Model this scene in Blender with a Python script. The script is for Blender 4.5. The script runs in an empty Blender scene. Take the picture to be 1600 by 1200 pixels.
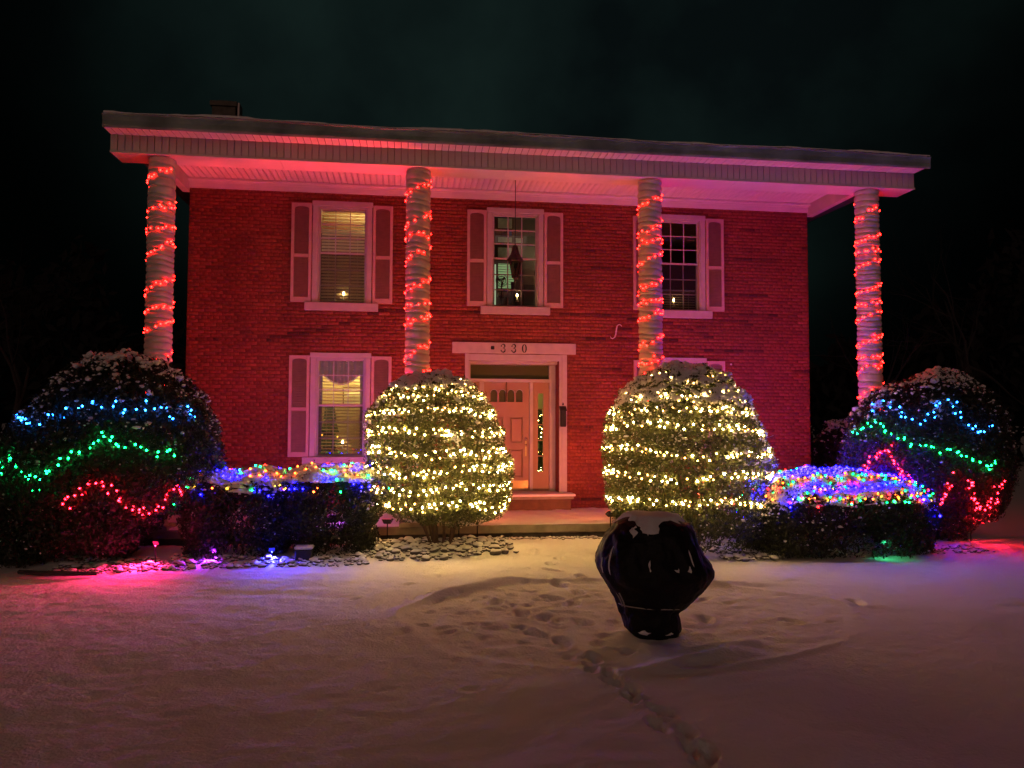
import bpy, math, random
import numpy as np
from mathutils import Vector, Matrix
random.seed(7)
rng = np.random.default_rng(11)
scene = bpy.context.scene
col = scene.collection
PI = math.pi

# ------------------------------------------------------------------ camera
YAW, PITCH, ROLL = .1333, .049, .0028
F = Vector((math.sin(YAW)*math.cos(PITCH), math.cos(YAW)*math.cos(PITCH), math.sin(PITCH)))
R0 = Vector((math.cos(YAW), -math.sin(YAW), 0)); U0 = R0.cross(F)
R = R0*math.cos(ROLL) + U0*math.sin(ROLL); U = -R0*math.sin(ROLL) + U0*math.cos(ROLL)
CAM = Vector((4.0304, -14.7193, 1.9529))
cd = bpy.data.cameras.new('camera'); cam = bpy.data.objects.new('camera', cd); col.objects.link(cam)
cam.matrix_world = Matrix(((R.x, U.x, -F.x, CAM.x), (R.y, U.y, -F.y, CAM.y), (R.z, U.z, -F.z, CAM.z), (0, 0, 0, 1)))
cd.sensor_width = 36; cd.lens = 1207.12/1600*36; cd.clip_end = 2000; cd.clip_start = .05
scene.camera = cam

# ------------------------------------------------------------------ night sky, faint street glow, exposure
world = bpy.data.worlds.new('World'); scene.world = world; world.use_nodes = True
nt = world.node_tree; nt.nodes.clear()
def N(tree, typ, **kw):
    n = tree.nodes.new(typ)
    for k, v in kw.items(): setattr(n, k, v)
    return n
wo = N(nt, 'ShaderNodeOutputWorld'); bg = N(nt, 'ShaderNodeBackground'); tc = N(nt, 'ShaderNodeTexCoord')
nz = N(nt, 'ShaderNodeTexNoise'); nz.inputs['Scale'].default_value = 3.1; nz.inputs['Detail'].default_value = 6
cr = N(nt, 'ShaderNodeValToRGB')
cr.color_ramp.elements[0].position = .40; cr.color_ramp.elements[0].color = (.0017, .0032, .0034, 1)
cr.color_ramp.elements[1].position = .62; cr.color_ramp.elements[1].color = (.0045, .0096, .0086, 1)
nt.links.new(tc.outputs['Generated'], nz.inputs['Vector']); nt.links.new(nz.outputs['Fac'], cr.inputs['Fac'])
# town glow on the cloud behind the house, fading to black night at the sides
vm = N(nt, 'ShaderNodeVectorMath', operation='DOT_PRODUCT'); vn = N(nt, 'ShaderNodeVectorMath', operation='NORMALIZE'); gd = Vector((.16, 1, .60)).normalized(); vm.inputs[1].default_value = gd
gr0 = N(nt, 'ShaderNodeMapRange', interpolation_type='SMOOTHERSTEP'); gr0.inputs['From Min'].default_value = .80; gr0.inputs['From Max'].default_value = 1.0; gr0.inputs['To Min'].default_value = .04; gr0.inputs['To Max'].default_value = 1.25
nt.links.new(tc.outputs['Generated'], vn.inputs[0]); nt.links.new(vn.outputs[0], vm.inputs[0]); nt.links.new(vm.outputs['Value'], gr0.inputs['Value']); nt.links.new(gr0.outputs[0], bg.inputs['Strength'])
nt.links.new(cr.outputs['Color'], bg.inputs['Color'])
nt.links.new(bg.outputs[0], wo.inputs['Surface'])

sd = bpy.data.lights.new('street_glow', 'SUN'); sun = bpy.data.objects.new('street_glow', sd); col.objects.link(sun)
sd.energy = .24; sd.color = (1.0, .57, .45); sd.angle = math.radians(40)
sun.rotation_euler = Vector((.22, 1, -.30)).to_track_quat('-Z', 'Y').to_euler()

scene.view_settings.view_transform = 'Standard'; scene.view_settings.look = 'None'
scene.view_settings.exposure = 0; scene.view_settings.gamma = 1
try:
    scene.cycles.use_denoising = True; scene.cycles.denoiser = 'OPENIMAGEDENOISE'
    scene.cycles.sample_clamp_indirect = 4; scene.cycles.sample_clamp_direct = 0
    scene.cycles.max_bounces = 6; scene.cycles.diffuse_bounces = 3; scene.cycles.transparent_max_bounces = 12
    scene.cycles.caustics_reflective = False; scene.cycles.caustics_refractive = False
    scene.cycles.use_light_tree = True
except Exception: pass

# ------------------------------------------------------------------ materials
def mat(name, color, rough=.7, metal=0, spec=.3, var=0, vscale=8, bump=0, bscale=40, bdist=.01, sub=None):
    m = bpy.data.materials.new(name); m.use_nodes = True; t = m.node_tree
    b = t.nodes['Principled BSDF']; b.inputs['Base Color'].default_value = (*color, 1)
    b.inputs['Roughness'].default_value = rough; b.inputs['Metallic'].default_value = metal
    b.inputs['Specular IOR Level'].default_value = spec
    tcn = N(t, 'ShaderNodeTexCoord')
    if var:
        n = N(t, 'ShaderNodeTexNoise'); n.inputs['Scale'].default_value = vscale; n.inputs['Detail'].default_value = 5
        r = N(t, 'ShaderNodeMapRange'); r.inputs['From Min'].default_value = .3; r.inputs['From Max'].default_value = .7
        r.inputs['To Min'].default_value = 1-var; r.inputs['To Max'].default_value = 1+var*.6
        mx = N(t, 'ShaderNodeMix', data_type='RGBA', blend_type='MULTIPLY'); mx.inputs['Factor'].default_value = 1
        mx.inputs['A'].default_value = (*color, 1)
        t.links.new(tcn.outputs['Object'], n.inputs['Vector']); t.links.new(n.outputs['Fac'], r.inputs['Value'])
        t.links.new(r.outputs[0], mx.inputs['B']); t.links.new(mx.outputs['Result'], b.inputs['Base Color'])
    if bump:
        n = N(t, 'ShaderNodeTexNoise'); n.inputs['Scale'].default_value = bscale; n.inputs['Detail'].default_value = 4
        bp = N(t, 'ShaderNodeBump'); bp.inputs['Strength'].default_value = bump; bp.inputs['Distance'].default_value = bdist
        t.links.new(tcn.outputs['Object'], n.inputs['Vector']); t.links.new(n.outputs['Fac'], bp.inputs['Height'])
        t.links.new(bp.outputs[0], b.inputs['Normal'])
    return m
def emit(name, color, strength):
    m = bpy.data.materials.new(name); m.use_nodes = True; t = m.node_tree; t.nodes.clear()
    o = N(t, 'ShaderNodeOutputMaterial'); e = N(t, 'ShaderNodeEmission')
    e.inputs['Color'].default_value = (*color, 1); e.inputs['Strength'].default_value = strength
    t.links.new(e.outputs[0], o.inputs['Surface']); return m

M = {}
M['snow'] = mat('snow', (.80, .79, .79), .95, spec=.03, bump=.7, bscale=38, bdist=.014)
M['white'] = mat('white_paint', (.46, .43, .41), .45, var=.10, vscale=5, bump=.12, bscale=30)
M['vinyl'] = mat('vinyl', (.70, .67, .63), .42, var=.10, vscale=2.5)
M['siding'] = mat('siding', (.60, .52, .45), .5, var=.18, vscale=2.2)
M['sill'] = mat('stone_sill', (.48, .43, .39), .75, var=.12, vscale=6, bump=.3, bscale=30)
M['shutter'] = mat('shutter_paint', (.52, .35, .31), .55, var=.12, vscale=6)
M['louver'] = mat('louver_paint', (.36, .22, .19), .6, var=.12, vscale=9)
M['mortar'] = mat('mortar', (.185, .044, .026), .95, var=.25, vscale=5, bump=.5, bscale=60)
M['fascia'] = mat('weathered_fascia', (.24, .29, .26), .7, var=.55, vscale=1.7, bump=.3, bscale=9)
M['roof'] = mat('roofing', (.05, .05, .05), .9, var=.3, vscale=4)
M['dark'] = mat('dark_metal', (.012, .012, .012), .45, spec=.4)
M['brass'] = mat('brass', (.60, .50, .22), .32, metal=1, var=.1, vscale=5)
M['brassknob'] = mat('polished_knob', (.85, .72, .5), .18, metal=1)
M['door'] = mat('door_paint', (.36, .23, .15), .42, var=.06, vscale=5)
M['slab'] = mat('porch_concrete', (.30, .26, .19), .85, var=.3, vscale=5, bump=.4, bscale=20)
M['found'] = mat('foundation_stone', (.12, .11, .09), .9, var=.4, vscale=6, bump=.6, bscale=12)
M['fabric'] = mat('burlap_wrap', (.62, .53, .46), .9, var=.16, vscale=7, bump=.4, bscale=60)
M['bark'] = mat('bark', (.16, .12, .09), .9, var=.3, vscale=12, bump=.5, bscale=40)
M['darkbark'] = mat('far_bark', (.035, .03, .028), .95, var=.3, vscale=5)
M['wire'] = mat('wire', (.012, .02, .012), .5)
M['tarp'] = mat('tarp_plastic', (.006, .006, .007), .62, spec=.20, bump=1.0, bscale=9, bdist=.03)
M['rope'] = mat('rope', (.35, .33, .30), .8)
M['curtain'] = mat('curtain', (.30, .24, .20), .9, var=.15, vscale=12)
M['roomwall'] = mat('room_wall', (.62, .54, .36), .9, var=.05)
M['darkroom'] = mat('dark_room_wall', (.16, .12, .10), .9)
M['wood'] = mat('wood', (.14, .07, .03), .5, var=.3, vscale=6)
M['paper'] = mat('picture_mat', (.62, .62, .52), .7, var=.3, vscale=7)
M['blueart'] = mat('blue_print', (.10, .16, .45), .6)
M['green'] = mat('artificial_fir', (.03, .07, .03), .8)
M['iron'] = mat('iron_anchor', (.62, .55, .52), .5)

def leafmat(name, a, b):
    m = bpy.data.materials.new(name); m.use_nodes = True; t = m.node_tree; p = t.nodes['Principled BSDF']
    at = N(t, 'ShaderNodeAttribute', attribute_name='tone'); mx = N(t, 'ShaderNodeMix', data_type='RGBA')
    mx.inputs['A'].default_value = (*a, 1); mx.inputs['B'].default_value = (*b, 1)
    t.links.new(at.outputs['Fac'], mx.inputs['Factor']); t.links.new(mx.outputs['Result'], p.inputs['Base Color'])
    p.inputs['Roughness'].default_value = .42; p.inputs['Specular IOR Level'].default_value = .4
    return m
M['leaf'] = leafmat('leaf_green', (.022, .033, .009), (.115, .13, .034))
M['leafdark'] = leafmat('leaf_dark', (.010, .014, .007), (.036, .042, .018))
def brickmat():
    m = bpy.data.materials.new('brick'); m.use_nodes = True; t = m.node_tree; p = t.nodes['Principled BSDF']
    at = N(t, 'ShaderNodeAttribute', attribute_name='tone'); r = N(t, 'ShaderNodeValToRGB')
    e = r.color_ramp.elements; e[0].position = 0; e[0].color = (.035, .012, .010, 1); e[1].position = 1; e[1].color = (.46, .15, .09, 1)
    for pos, c in ((.25, (.17, .040, .022, 1)), (.55, (.25, .060, .030, 1)), (.8, (.31, .080, .042, 1))):
        x = e.new(pos); x.color = c
    n = N(t, 'ShaderNodeTexNoise'); n.inputs['Scale'].default_value = 22; n.inputs['Detail'].default_value = 5
    big = N(t, 'ShaderNodeTexNoise'); big.inputs['Scale'].default_value = .9; big.inputs['Detail'].default_value = 4
    geo = N(t, 'ShaderNodeNewGeometry')
    t.links.new(geo.outputs['Position'], n.inputs['Vector']); t.links.new(geo.outputs['Position'], big.inputs['Vector'])
    mr = N(t, 'ShaderNodeMapRange'); mr.inputs['From Min'].default_value = .3; mr.inputs['From Max'].default_value = .7
    mr.inputs['To Min'].default_value = .68; mr.inputs['To Max'].default_value = 1.2
    mr2 = N(t, 'ShaderNodeMapRange'); mr2.inputs['From Min'].default_value = .35; mr2.inputs['From Max'].default_value = .65
    mr2.inputs['To Min'].default_value = .72; mr2.inputs['To Max'].default_value = 1.12
    mul = N(t, 'ShaderNodeMath', operation='MULTIPLY')
    mx = N(t, 'ShaderNodeMix', data_type='RGBA', blend_type='MULTIPLY'); mx.inputs['Factor'].default_value = 1
    L = t.links.new
    L(n.outputs['Fac'], mr.inputs['Value']); L(big.outputs['Fac'], mr2.inputs['Value'])
    L(mr.outputs[0], mul.inputs[0]); L(mr2.outputs[0], mul.inputs[1])
    L(at.outputs['Fac'], r.inputs['Fac']); L(r.outputs['Color'], mx.inputs['A']); L(mul.outputs[0], mx.inputs['B'])
    L(mx.outputs['Result'], p.inputs['Base Color']); p.inputs['Roughness'].default_value = .85
    bp = N(t, 'ShaderNodeBump'); bp.inputs['Strength'].default_value = .6; bp.inputs['Distance'].default_value = .006
    L(n.outputs['Fac'], bp.inputs['Height']); L(bp.outputs[0], p.inputs['Normal'])
    return m
M['brick'] = brickmat()
def snowtop(name, base, lo=.25, hi=.5):
    """a stone with snow lying on its upward faces"""
    m = mat(name, base, .85, bump=.4, bscale=20); t = m.node_tree; p = t.nodes['Principled BSDF']
    g = N(t, 'ShaderNodeNewGeometry'); s = N(t, 'ShaderNodeSeparateXYZ'); r = N(t, 'ShaderNodeMapRange')
    r.inputs['From Min'].default_value = lo; r.inputs['From Max'].default_value = hi
    mx = N(t, 'ShaderNodeMix', data_type='RGBA'); mx.inputs['A'].default_value = (*base, 1); mx.inputs['B'].default_value = (.78, .78, .8, 1)
    L = t.links.new
    L(g.outputs['Normal'], s.inputs[0]); L(s.outputs['Z'], r.inputs['Value']); L(r.outputs[0], mx.inputs['Factor']); L(mx.outputs['Result'], p.inputs['Base Color'])
    return m
M['stone'] = snowtop('snowy_stone', (.13, .12, .11))
M['twig'] = snowtop('snowy_stem', (.13, .085, .06), .35, .6)
def glassmat(name, tint=(1, 1, 1), refl=.08):
    m = bpy.data.materials.new(name); m.use_nodes = True; t = m.node_tree; t.nodes.clear()
    o = N(t, 'ShaderNodeOutputMaterial'); a = N(t, 'ShaderNodeBsdfTransparent'); a.inputs['Color'].default_value = (*tint, 1)
    g = N(t, 'ShaderNodeBsdfGlossy'); g.inputs['Roughness'].default_value = .03
    fr = N(t, 'ShaderNodeLayerWeight'); fr.inputs['Blend'].default_value = .25
    mr = N(t, 'ShaderNodeMapRange'); mr.inputs['To Min'].default_value = refl; mr.inputs['To Max'].default_value = .6
    mx = N(t, 'ShaderNodeMixShader'); L = t.links.new
    L(fr.outputs['Fresnel'], mr.inputs['Value']); L(mr.outputs[0], mx.inputs[0]); L(a.outputs[0], mx.inputs[1]); L(g.outputs[0], mx.inputs[2]); L(mx.outputs[0], o.inputs['Surface'])
    return m
M['glass'] = glassmat('glass')
M['glassdark'] = glassmat('lantern_glass', (.35, .3, .25), .08)
def screenmat():
    m = bpy.data.materials.new('insect_mesh'); m.use_nodes = True; t = m.node_tree; t.nodes.clear()
    o = N(t, 'ShaderNodeOutputMaterial'); a = N(t, 'ShaderNodeBsdfTransparent'); d = N(t, 'ShaderNodeBsdfDiffuse')
    d.inputs['Color'].default_value = (.03, .03, .03, 1); mx = N(t, 'ShaderNodeMixShader'); mx.inputs[0].default_value = .5
    t.links.new(a.outputs[0], mx.inputs[1]); t.links.new(d.outputs[0], mx.inputs[2]); t.links.new(mx.outputs[0], o.inputs['Surface']); return m
M['screen'] = screenmat()
def slatmat(name, c, tr):
    m = bpy.data.materials.new(name); m.use_nodes = True; t = m.node_tree; t.nodes.clear()
    o = N(t, 'ShaderNodeOutputMaterial'); a = N(t, 'ShaderNodeBsdfTranslucent'); d = N(t, 'ShaderNodeBsdfDiffuse')
    a.inputs['Color'].default_value = (*c, 1); d.inputs['Color'].default_value = (*c, 1); mx = N(t, 'ShaderNodeMixShader'); mx.inputs[0].default_value = tr
    t.links.new(d.outputs[0], mx.inputs[1]); t.links.new(a.outputs[0], mx.inputs[2]); t.links.new(mx.outputs[0], o.inputs['Surface']); return m
M['slat'] = slatmat('blind_slat', (.72, .60, .40), .45)

BULB = dict(warm=emit('bulb_warm_white', (1, .57, .155), 122), warm_hot=emit('bulb_warm_bright', (1, .62, .20), 280), warm_dim=emit('bulb_warm_dim', (1, .50, .11), 26), red=emit('bulb_red', (1, .005, .0035), 95),
            crimson=emit('bulb_crimson', (1, .0045, .011), 95), green=emit('bulb_green', (.004, .85, .13), 60), cyan=emit('bulb_ice_blue', (.010, .17, 1), 62),
            blue=emit('bulb_blue', (.0016, .0010, 1), 360), orange=emit('bulb_orange', (1, .09, .008), 34), yellow=emit('bulb_yellow', (1, .45, .03), 16),
            net_green=emit('net_bulb_green', (.003, .9, .13), 12), net_red=emit('net_bulb_red', (1, .012, .010), 22), net_orange=emit('net_bulb_orange', (1, .13, .008), 15))
M['candle'] = emit('candle_bulb', (1, .68, .24), 130)

# ------------------------------------------------------------------ helpers
def wloc(o):
    v = Vector((0, 0, 0))
    while o is not None: v = v + o.location; o = o.parent
    return v
def tag(o, label=None, cat=None, group=None, kind=None):
    if label: o['label'] = label
    if cat: o['category'] = cat
    if group: o['group'] = group
    if kind: o['kind'] = kind
    return o
def empty(name, loc=(0, 0, 0), parent=None, **kw):
    o = bpy.data.objects.new(name, None); col.objects.link(o); o.location = loc; o.empty_display_size = .2
    if parent: o.parent = parent; o.location = Vector(loc) - wloc(parent)
    return tag(o, **kw)
def nmesh(name, V, Fc, m, tone=None, smooth=False):
    """numpy quads or triangles (n,k) to a mesh"""
    me = bpy.data.meshes.new(name); V = np.asarray(V, np.float32); Fc = np.asarray(Fc, np.int32)
    me.vertices.add(len(V)); me.vertices.foreach_set('co', V.ravel())
    k = Fc.shape[1]; me.loops.add(Fc.size); me.loops.foreach_set('vertex_index', Fc.ravel())
    me.polygons.add(len(Fc)); me.polygons.foreach_set('loop_start', np.arange(0, Fc.size, k, dtype=np.int32))
    me.polygons.foreach_set('loop_total', np.full(len(Fc), k, np.int32))
    if smooth: me.polygons.foreach_set('use_smooth', np.ones(len(Fc), bool))
    me.update(calc_edges=True)
    if tone is not None:
        a = me.attributes.new('tone', 'FLOAT', 'POINT'); a.data.foreach_set('value', np.asarray(tone, np.float32))
    me.materials.append(m); return me
def link(name, me, parent=None, loc=(0, 0, 0), local=False, **kw):
    o = bpy.data.objects.new(name, me); col.objects.link(o)
    if parent: o.parent = parent
    o.location = Vector(loc)
    return tag(o, **kw)
class MB:
    """collects shapes in world coordinates"""
    def __init__(s): s.v = []; s.f = []
    def add(s, V, Fc):
        n = len(s.v); s.v += [tuple(p) for p in V]; s.f += [tuple(i+n for i in q) for q in Fc]; return s
    def box(s, x0, x1, y0, y1, z0, z1, bev=0):
        if bev <= 0:
            V = [(x0, y0, z0), (x1, y0, z0), (x1, y1, z0), (x0, y1, z0), (x0, y0, z1), (x1, y0, z1), (x1, y1, z1), (x0, y1, z1)]
            return s.add(V, [(0, 3, 2, 1), (4, 5, 6, 7), (0, 1, 5, 4), (1, 2, 6, 5), (2, 3, 7, 6), (3, 0, 4, 7)])
        b = bev; V = []; xs = (x0, x1); ys = (y0, y1); zs = (z0, z1)
        for z, q in ((z0, b), (z0+b, 0), (z1-b, 0), (z1, b)):
            for (x, y) in ((x0, y0), (x1, y0), (x1, y1), (x0, y1)):
                sx = 1 if x == x0 else -1; sy = 1 if y == y0 else -1
                if q: V.append((x+sx*b, y+sy*b, z))
                else: V.append((x+sx*b, y, z)); V.append((x, y+sy*b, z))
        # simple: octagonal rings in the middle, quads at the caps
        F_ = [(3, 2, 1, 0)]
        a = 4; c = 12; d = 20
        ring = lambda s0: [s0, s0+2, s0+3, s0+5, s0+4, s0+6, s0+7, s0+1]
        r1, r2 = ring(a), ring(c)
        for i in range(8): F_.append((r1[i], r1[(i+1) % 8], r2[(i+1) % 8], r2[i]))
        for i in range(4):
            j = (i+1) % 4
            F_.append((i, j, r1[(2*i+1) % 8], r1[2*i])); F_.append((j, r1[(2*i+2) % 8], r1[(2*i+1) % 8]))
            F_.append((r2[2*i], r2[(2*i+1) % 8], d+j, d+i)); F_.append((r2[(2*i+1) % 8], r2[(2*i+2) % 8], d+j))
        F_.append((d, d+1, d+2, d+3))
        return s.add(V, F_)
    def tube(s, pts, rad, n=8, cap=True):
        pts = [Vector(p) for p in pts]; rad = rad if isinstance(rad, (list, tuple)) else [rad]*len(pts)
        V = []; Fc = []; prev = None
        for i, p in enumerate(pts):
            d = (pts[min(i+1, len(pts)-1)]-pts[max(i-1, 0)])
            if d.length < 1e-9: d = Vector((0, 0, 1))
            d.normalize()
            if prev is None: a = d.orthogonal().normalized()
            else: a = (prev-d*prev.dot(d)); a = a.normalized() if a.length > 1e-6 else d.orthogonal().normalized()
            prev = a; b = d.cross(a)
            for k in range(n):
                t = 2*PI*k/n; V.append(p+(a*math.cos(t)+b*math.sin(t))*rad[i])
        for i in range(len(pts)-1):
            for k in range(n):
                j = (k+1) % n; Fc.append((i*n+k, i*n+j, (i+1)*n+j, (i+1)*n+k))
        if cap: Fc.append(tuple(range(n-1, -1, -1))); Fc.append(tuple((len(pts)-1)*n+k for k in range(n)))
        return s.add(V, Fc)
    def lathe(s, prof, c=(0, 0, 0), n=16, sx=1, sy=1, cap=True):
        V = []; Fc = []
        for r, z in prof:
            for k in range(n):
                t = 2*PI*k/n; V.append((c[0]+r*math.cos(t)*sx, c[1]+r*math.sin(t)*sy, c[2]+z))
        for i in range(len(prof)-1):
            for k in range(n):
                j = (k+1) % n; Fc.append((i*n+k, i*n+j, (i+1)*n+j, (i+1)*n+k))
        if cap: Fc.append(tuple(range(n-1, -1, -1))); Fc.append(tuple((len(prof)-1)*n+k for k in range(n)))
        return s.add(V, Fc)
    def build(s, name, m, parent=None, smooth=False, loc=None, **kw):
        me = bpy.data.meshes.new(name); off = Vector(loc) if loc is not None else (wloc(parent) if parent else Vector((0, 0, 0)))
        me.from_pydata([Vector(p)-off for p in s.v], [], s.f); me.materials.append(m)
        if smooth: me.polygons.foreach_set('use_smooth', [True]*len(me.polygons))
        me.update()
        o = bpy.data.objects.new(name, me); col.objects.link(o)
        if parent: o.parent = parent; o.location = off-wloc(parent)
        else: o.location = off
        return tag(o, **kw)
def again(src, dx=0, dy=0, dz=0, parent=None):
    c = src.copy(); col.objects.link(c); c.parent = parent or src.parent; c.location = src.location+Vector((dx, dy, dz)); return c
def ico(sub=1):
    import bmesh
    b = bmesh.new(); bmesh.ops.create_icosphere(b, subdivisions=sub, radius=1)
    V = np.array([v.co[:] for v in b.verts]); Fc = np.array([[v.index for v in f.verts] for f in b.faces]); b.free(); return V, Fc
ICO1, ICO2, ICO3 = ico(1), ico(2), ico(3)
def noise3(P, s=1.0, seed=0):
    """smooth sum of sines, about -1..1"""
    r = np.random.default_rng(seed+100); P = np.asarray(P)*s; out = np.zeros(P.shape[:-1])
    for k in range(7):
        d = r.normal(size=3); d = d/np.linalg.norm(d)*r.uniform(.7, 2.2); out += np.sin(P@d*2+r.uniform(0, 6.28))*r.uniform(.5, 1)
    return out/3.2
def fbm2(X, Y, s, seed, octv=4):
    r = np.random.default_rng(seed); out = np.zeros_like(X); amp = 1
    for o in range(octv):
        g = r.uniform(-1, 1, (256, 256)); x = X*s; y = Y*s
        xi = np.floor(x).astype(int); yi = np.floor(y).astype(int); fx = x-xi; fy = y-yi
        fx = fx*fx*(3-2*fx); fy = fy*fy*(3-2*fy); a = lambda i, j: g[(xi+i) % 256, (yi+j) % 256]
        out += amp*((a(0, 0)*(1-fx)+a(1, 0)*fx)*(1-fy)+(a(0, 1)*(1-fx)+a(1, 1)*fx)*fy); amp *= .5; s = s*2.03
    return out

# ------------------------------------------------------------------ snowy ground
def axis(lo, hi, st, far):
    a = list(np.arange(lo, hi+1e-6, st)); s = st
    l = [lo]; r = [a[-1]]
    while l[-1] > -far: s *= 1.25; l.append(l[-1]-s)
    s = st
    while r[-1] < far: s *= 1.25; r.append(r[-1]+s)
    return np.array(l[:0:-1]+a+r[1:])
gx = axis(-3.5, 14.5, .027, 420); gy = axis(-11.2, -2.0, .027, 420)
X, Y = np.meshgrid(gx, gy)
near = np.exp(-np.maximum(0, np.hypot(X-5, (Y+6)*1.2)-9)/4)
Z = fbm2(X, Y, .35, 1, 3)*.035 + fbm2(X, Y, 2.2, 2, 3)*.008*near + fbm2(X, Y, 13, 3, 2)*.0045*near
# drifts combed by the wind
Z += near*.0028*np.sin((Y+.15*X+.25*fbm2(X, Y, .8, 5, 2))*14)*np.clip(fbm2(X, Y, .6, 6, 2)+.1, 0, 1)
# ring of the round bed in the lawn: a raised lip with a lowered, trampled inside
ex, ey = (X-6.28)/2.36, (Y+7.02)/1.68
rr = np.sqrt(ex**2+ey**2); wob = 1+.035*np.sin(3*np.arctan2(ey, ex)+.6)+.02*np.sin(7*np.arctan2(ey, ex))
q = rr/wob-1
Z += .028*np.exp(-(q/.03)**2)*(.25+.75*np.clip(fbm2(X, Y, .9, 8, 2)+.45, 0, 1)) - .015*(q < 0)*np.clip(-q/.2, 0, 1)
Z += np.exp(-((q+.09)/.05)**2)*(-.010)
inside = np.clip(-q/.15, 0, 1)
Z += inside*(fbm2(X, Y, 4.5, 9, 3)*.012)
def dent(px, py, L, W, ang, dep, lip=.22):
    global Z
    m = (abs(X-px) < .5) & (abs(Y-py) < .5)
    x = (X[m]-px)*math.cos(ang)+(Y[m]-py)*math.sin(ang); y = -(X[m]-px)*math.sin(ang)+(Y[m]-py)*math.cos(ang)
    d = np.sqrt((x/L)**2+(y/W)**2); Z[m] += -dep*np.exp(-d**4) + dep*lip*np.exp(-((d-1.35)/.3)**2)
# trail of deep prints walking up from the lower edge to the bed
tr = [(5.80, -10.75), (5.79, -10.36), (5.78, -10.09), (5.72, -9.72), (5.68, -9.30), (5.60, -8.91), (5.51, -8.55), (5.56, -8.12)]
for (x0, y0), (x1, y1) in zip(tr, tr[1:]):
    for t in (0, .5):
        s = 1 if (t > 0) else -1
        dent(x0+(x1-x0)*t+s*.05+.02*rng.normal(), y0+(y1-y0)*t+.03*rng.normal(), .12, .046, math.atan2(y1-y0, x1-x0)+.25*rng.normal(), .06)
    for t in np.arange(0, 1, .34): dent(x0+(x1-x0)*t+.03*rng.normal(), y0+(y1-y0)*t, rng.uniform(.05, .1), .035, rng.uniform(0, 3), .014, .3)
for (x, y) in [(6.03, -4.32), (6.12, -5.19), (5.95, -4.8), (5.62, -6.19), (5.39, -7.0), (5.28, -7.47), (5.66, -6.5), (5.85, -5.6), (6.0, -6.0), (5.2, -6.8),
               (8.85, -6.73), (6.95, -7.2), (7.3, -6.3), (7.9, -7.4), (5.45, -7.75), (5.1, -7.3), (5.7, -7.2), (5.0, -6.3), (6.2, -3.9), (5.9, -3.5)]:
    dent(x+.05*rng.normal(), y, .14, .07, PI/2+.4*rng.normal(), .045)
for k in range(130):
    x = rng.normal(5.2, .75); y = rng.normal(-6.7, .8); dent(x, y, rng.uniform(.05, .11), rng.uniform(.035, .06), rng.uniform(0, 3), rng.uniform(.009, .020), .3)
for k in range(60):
    x = rng.uniform(6.6, 9); y = rng.uniform(-7.6, -4.4); dent(x, y, rng.uniform(.05, .12), rng.uniform(.03, .06), rng.uniform(-.5, .5), rng.uniform(.006, .013), .3)
# drift blown up beside the covered shape and towards the right front of the ring
def ridge(x0, y0, x1, y1, w, h):
    global Z
    dx, dy = x1-x0, y1-y0; L = math.hypot(dx, dy); t = ((X-x0)*dx+(Y-y0)*dy)/L**2; d = ((X-x0)*dy-(Y-y0)*dx)/L
    Z += h*np.exp(-(d/w)**2)*np.exp(-((t-.5)/.42)**4)
ridge(5.7, -8.8, 7.15, -8.15, .13, .075); ridge(6.3, -8.25, 7.2, -8.0, .10, .04); ridge(4.1, -6.1, 5.5, -5.35, .12, .07); ridge(7.2, -5.6, 8.5, -5.75, .09, .05)
ridge(7.6, -4.65, 11.3, -4.9, .12, .035); ridge(8.8, -4.45, 11.6, -4.75, .07, .03)
# low bed along the porch
Z += .07*np.exp(-((Y+2.75)/.75)**4)*np.exp(-((X-6)/7.5)**8)
Z[(Y > -2.05) & (X > -.9) & (X < 13.2) & (Y < 9.5)] = -.25
Vg = np.stack([X, Y, Z], -1).reshape(-1, 3); ny_, nx_ = X.shape
idx = np.arange(nx_*ny_).reshape(ny_, nx_)
Fg = np.stack([idx[:-1, :-1], idx[:-1, 1:], idx[1:, 1:], idx[1:, :-1]], -1).reshape(-1, 4)
link('snowy_ground', nmesh('snowy_ground', Vg, Fg, M['snow'], smooth=True), kind='structure')
def ground_z(x, y):
    j = np.clip(np.searchsorted(gx, x), 0, nx_-1); i = np.clip(np.searchsorted(gy, y), 0, ny_-1); return float(Z[i, j])

# ------------------------------------------------------------------ the house
W, WALLH = 12.10, 6.40
house = empty('house', (6.05, 0, .3), label='two storey red brick house with a columned porch and shuttered windows', cat='house')
WX = [2.773, 6.061, 9.349]
WIN = [(WX[0], 4.173, 6.097), (WX[1], 4.173, 6.097), (WX[2], 4.173, 6.097), (WX[0], 1.296, 3.234), (WX[2], 1.296, 3.234)]
OPEN = [(x-.52, x+.52, a, b-.03) for x, a, b in WIN] + [(5.17, 6.92, .56, 3.24)]
# wall body with real openings
wall = empty('brick_wall', (6.05, 0, .3), house)
xs = sorted({0, W}|{o[0] for o in OPEN}|{o[1] for o in OPEN}); zs = sorted({-.2, WALLH}|{o[2] for o in OPEN}|{o[3] for o in OPEN})
mb = MB()
for a, b in zip(xs, xs[1:]):
    run = None
    for c, d in zip(zs, zs[1:]):
        hole = any(o[0] < (a+b)/2 < o[1] and o[2] < (c+d)/2 < o[3] for o in OPEN)
        if not hole: run = [c if run is None else run[0], d]
        if hole or d == zs[-1]:
            if run: mb.box(a, b, 0, .34, run[0], run[1])
            run = None
mb.box(0, .3, .34, 9, -.2, WALLH); mb.box(W-.3, W, .34, 9, -.2, WALLH); mb.box(.3, W-.3, 8.7, 9, -.2, WALLH)
mb.build('mortar_body', M['mortar'], wall)
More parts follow.
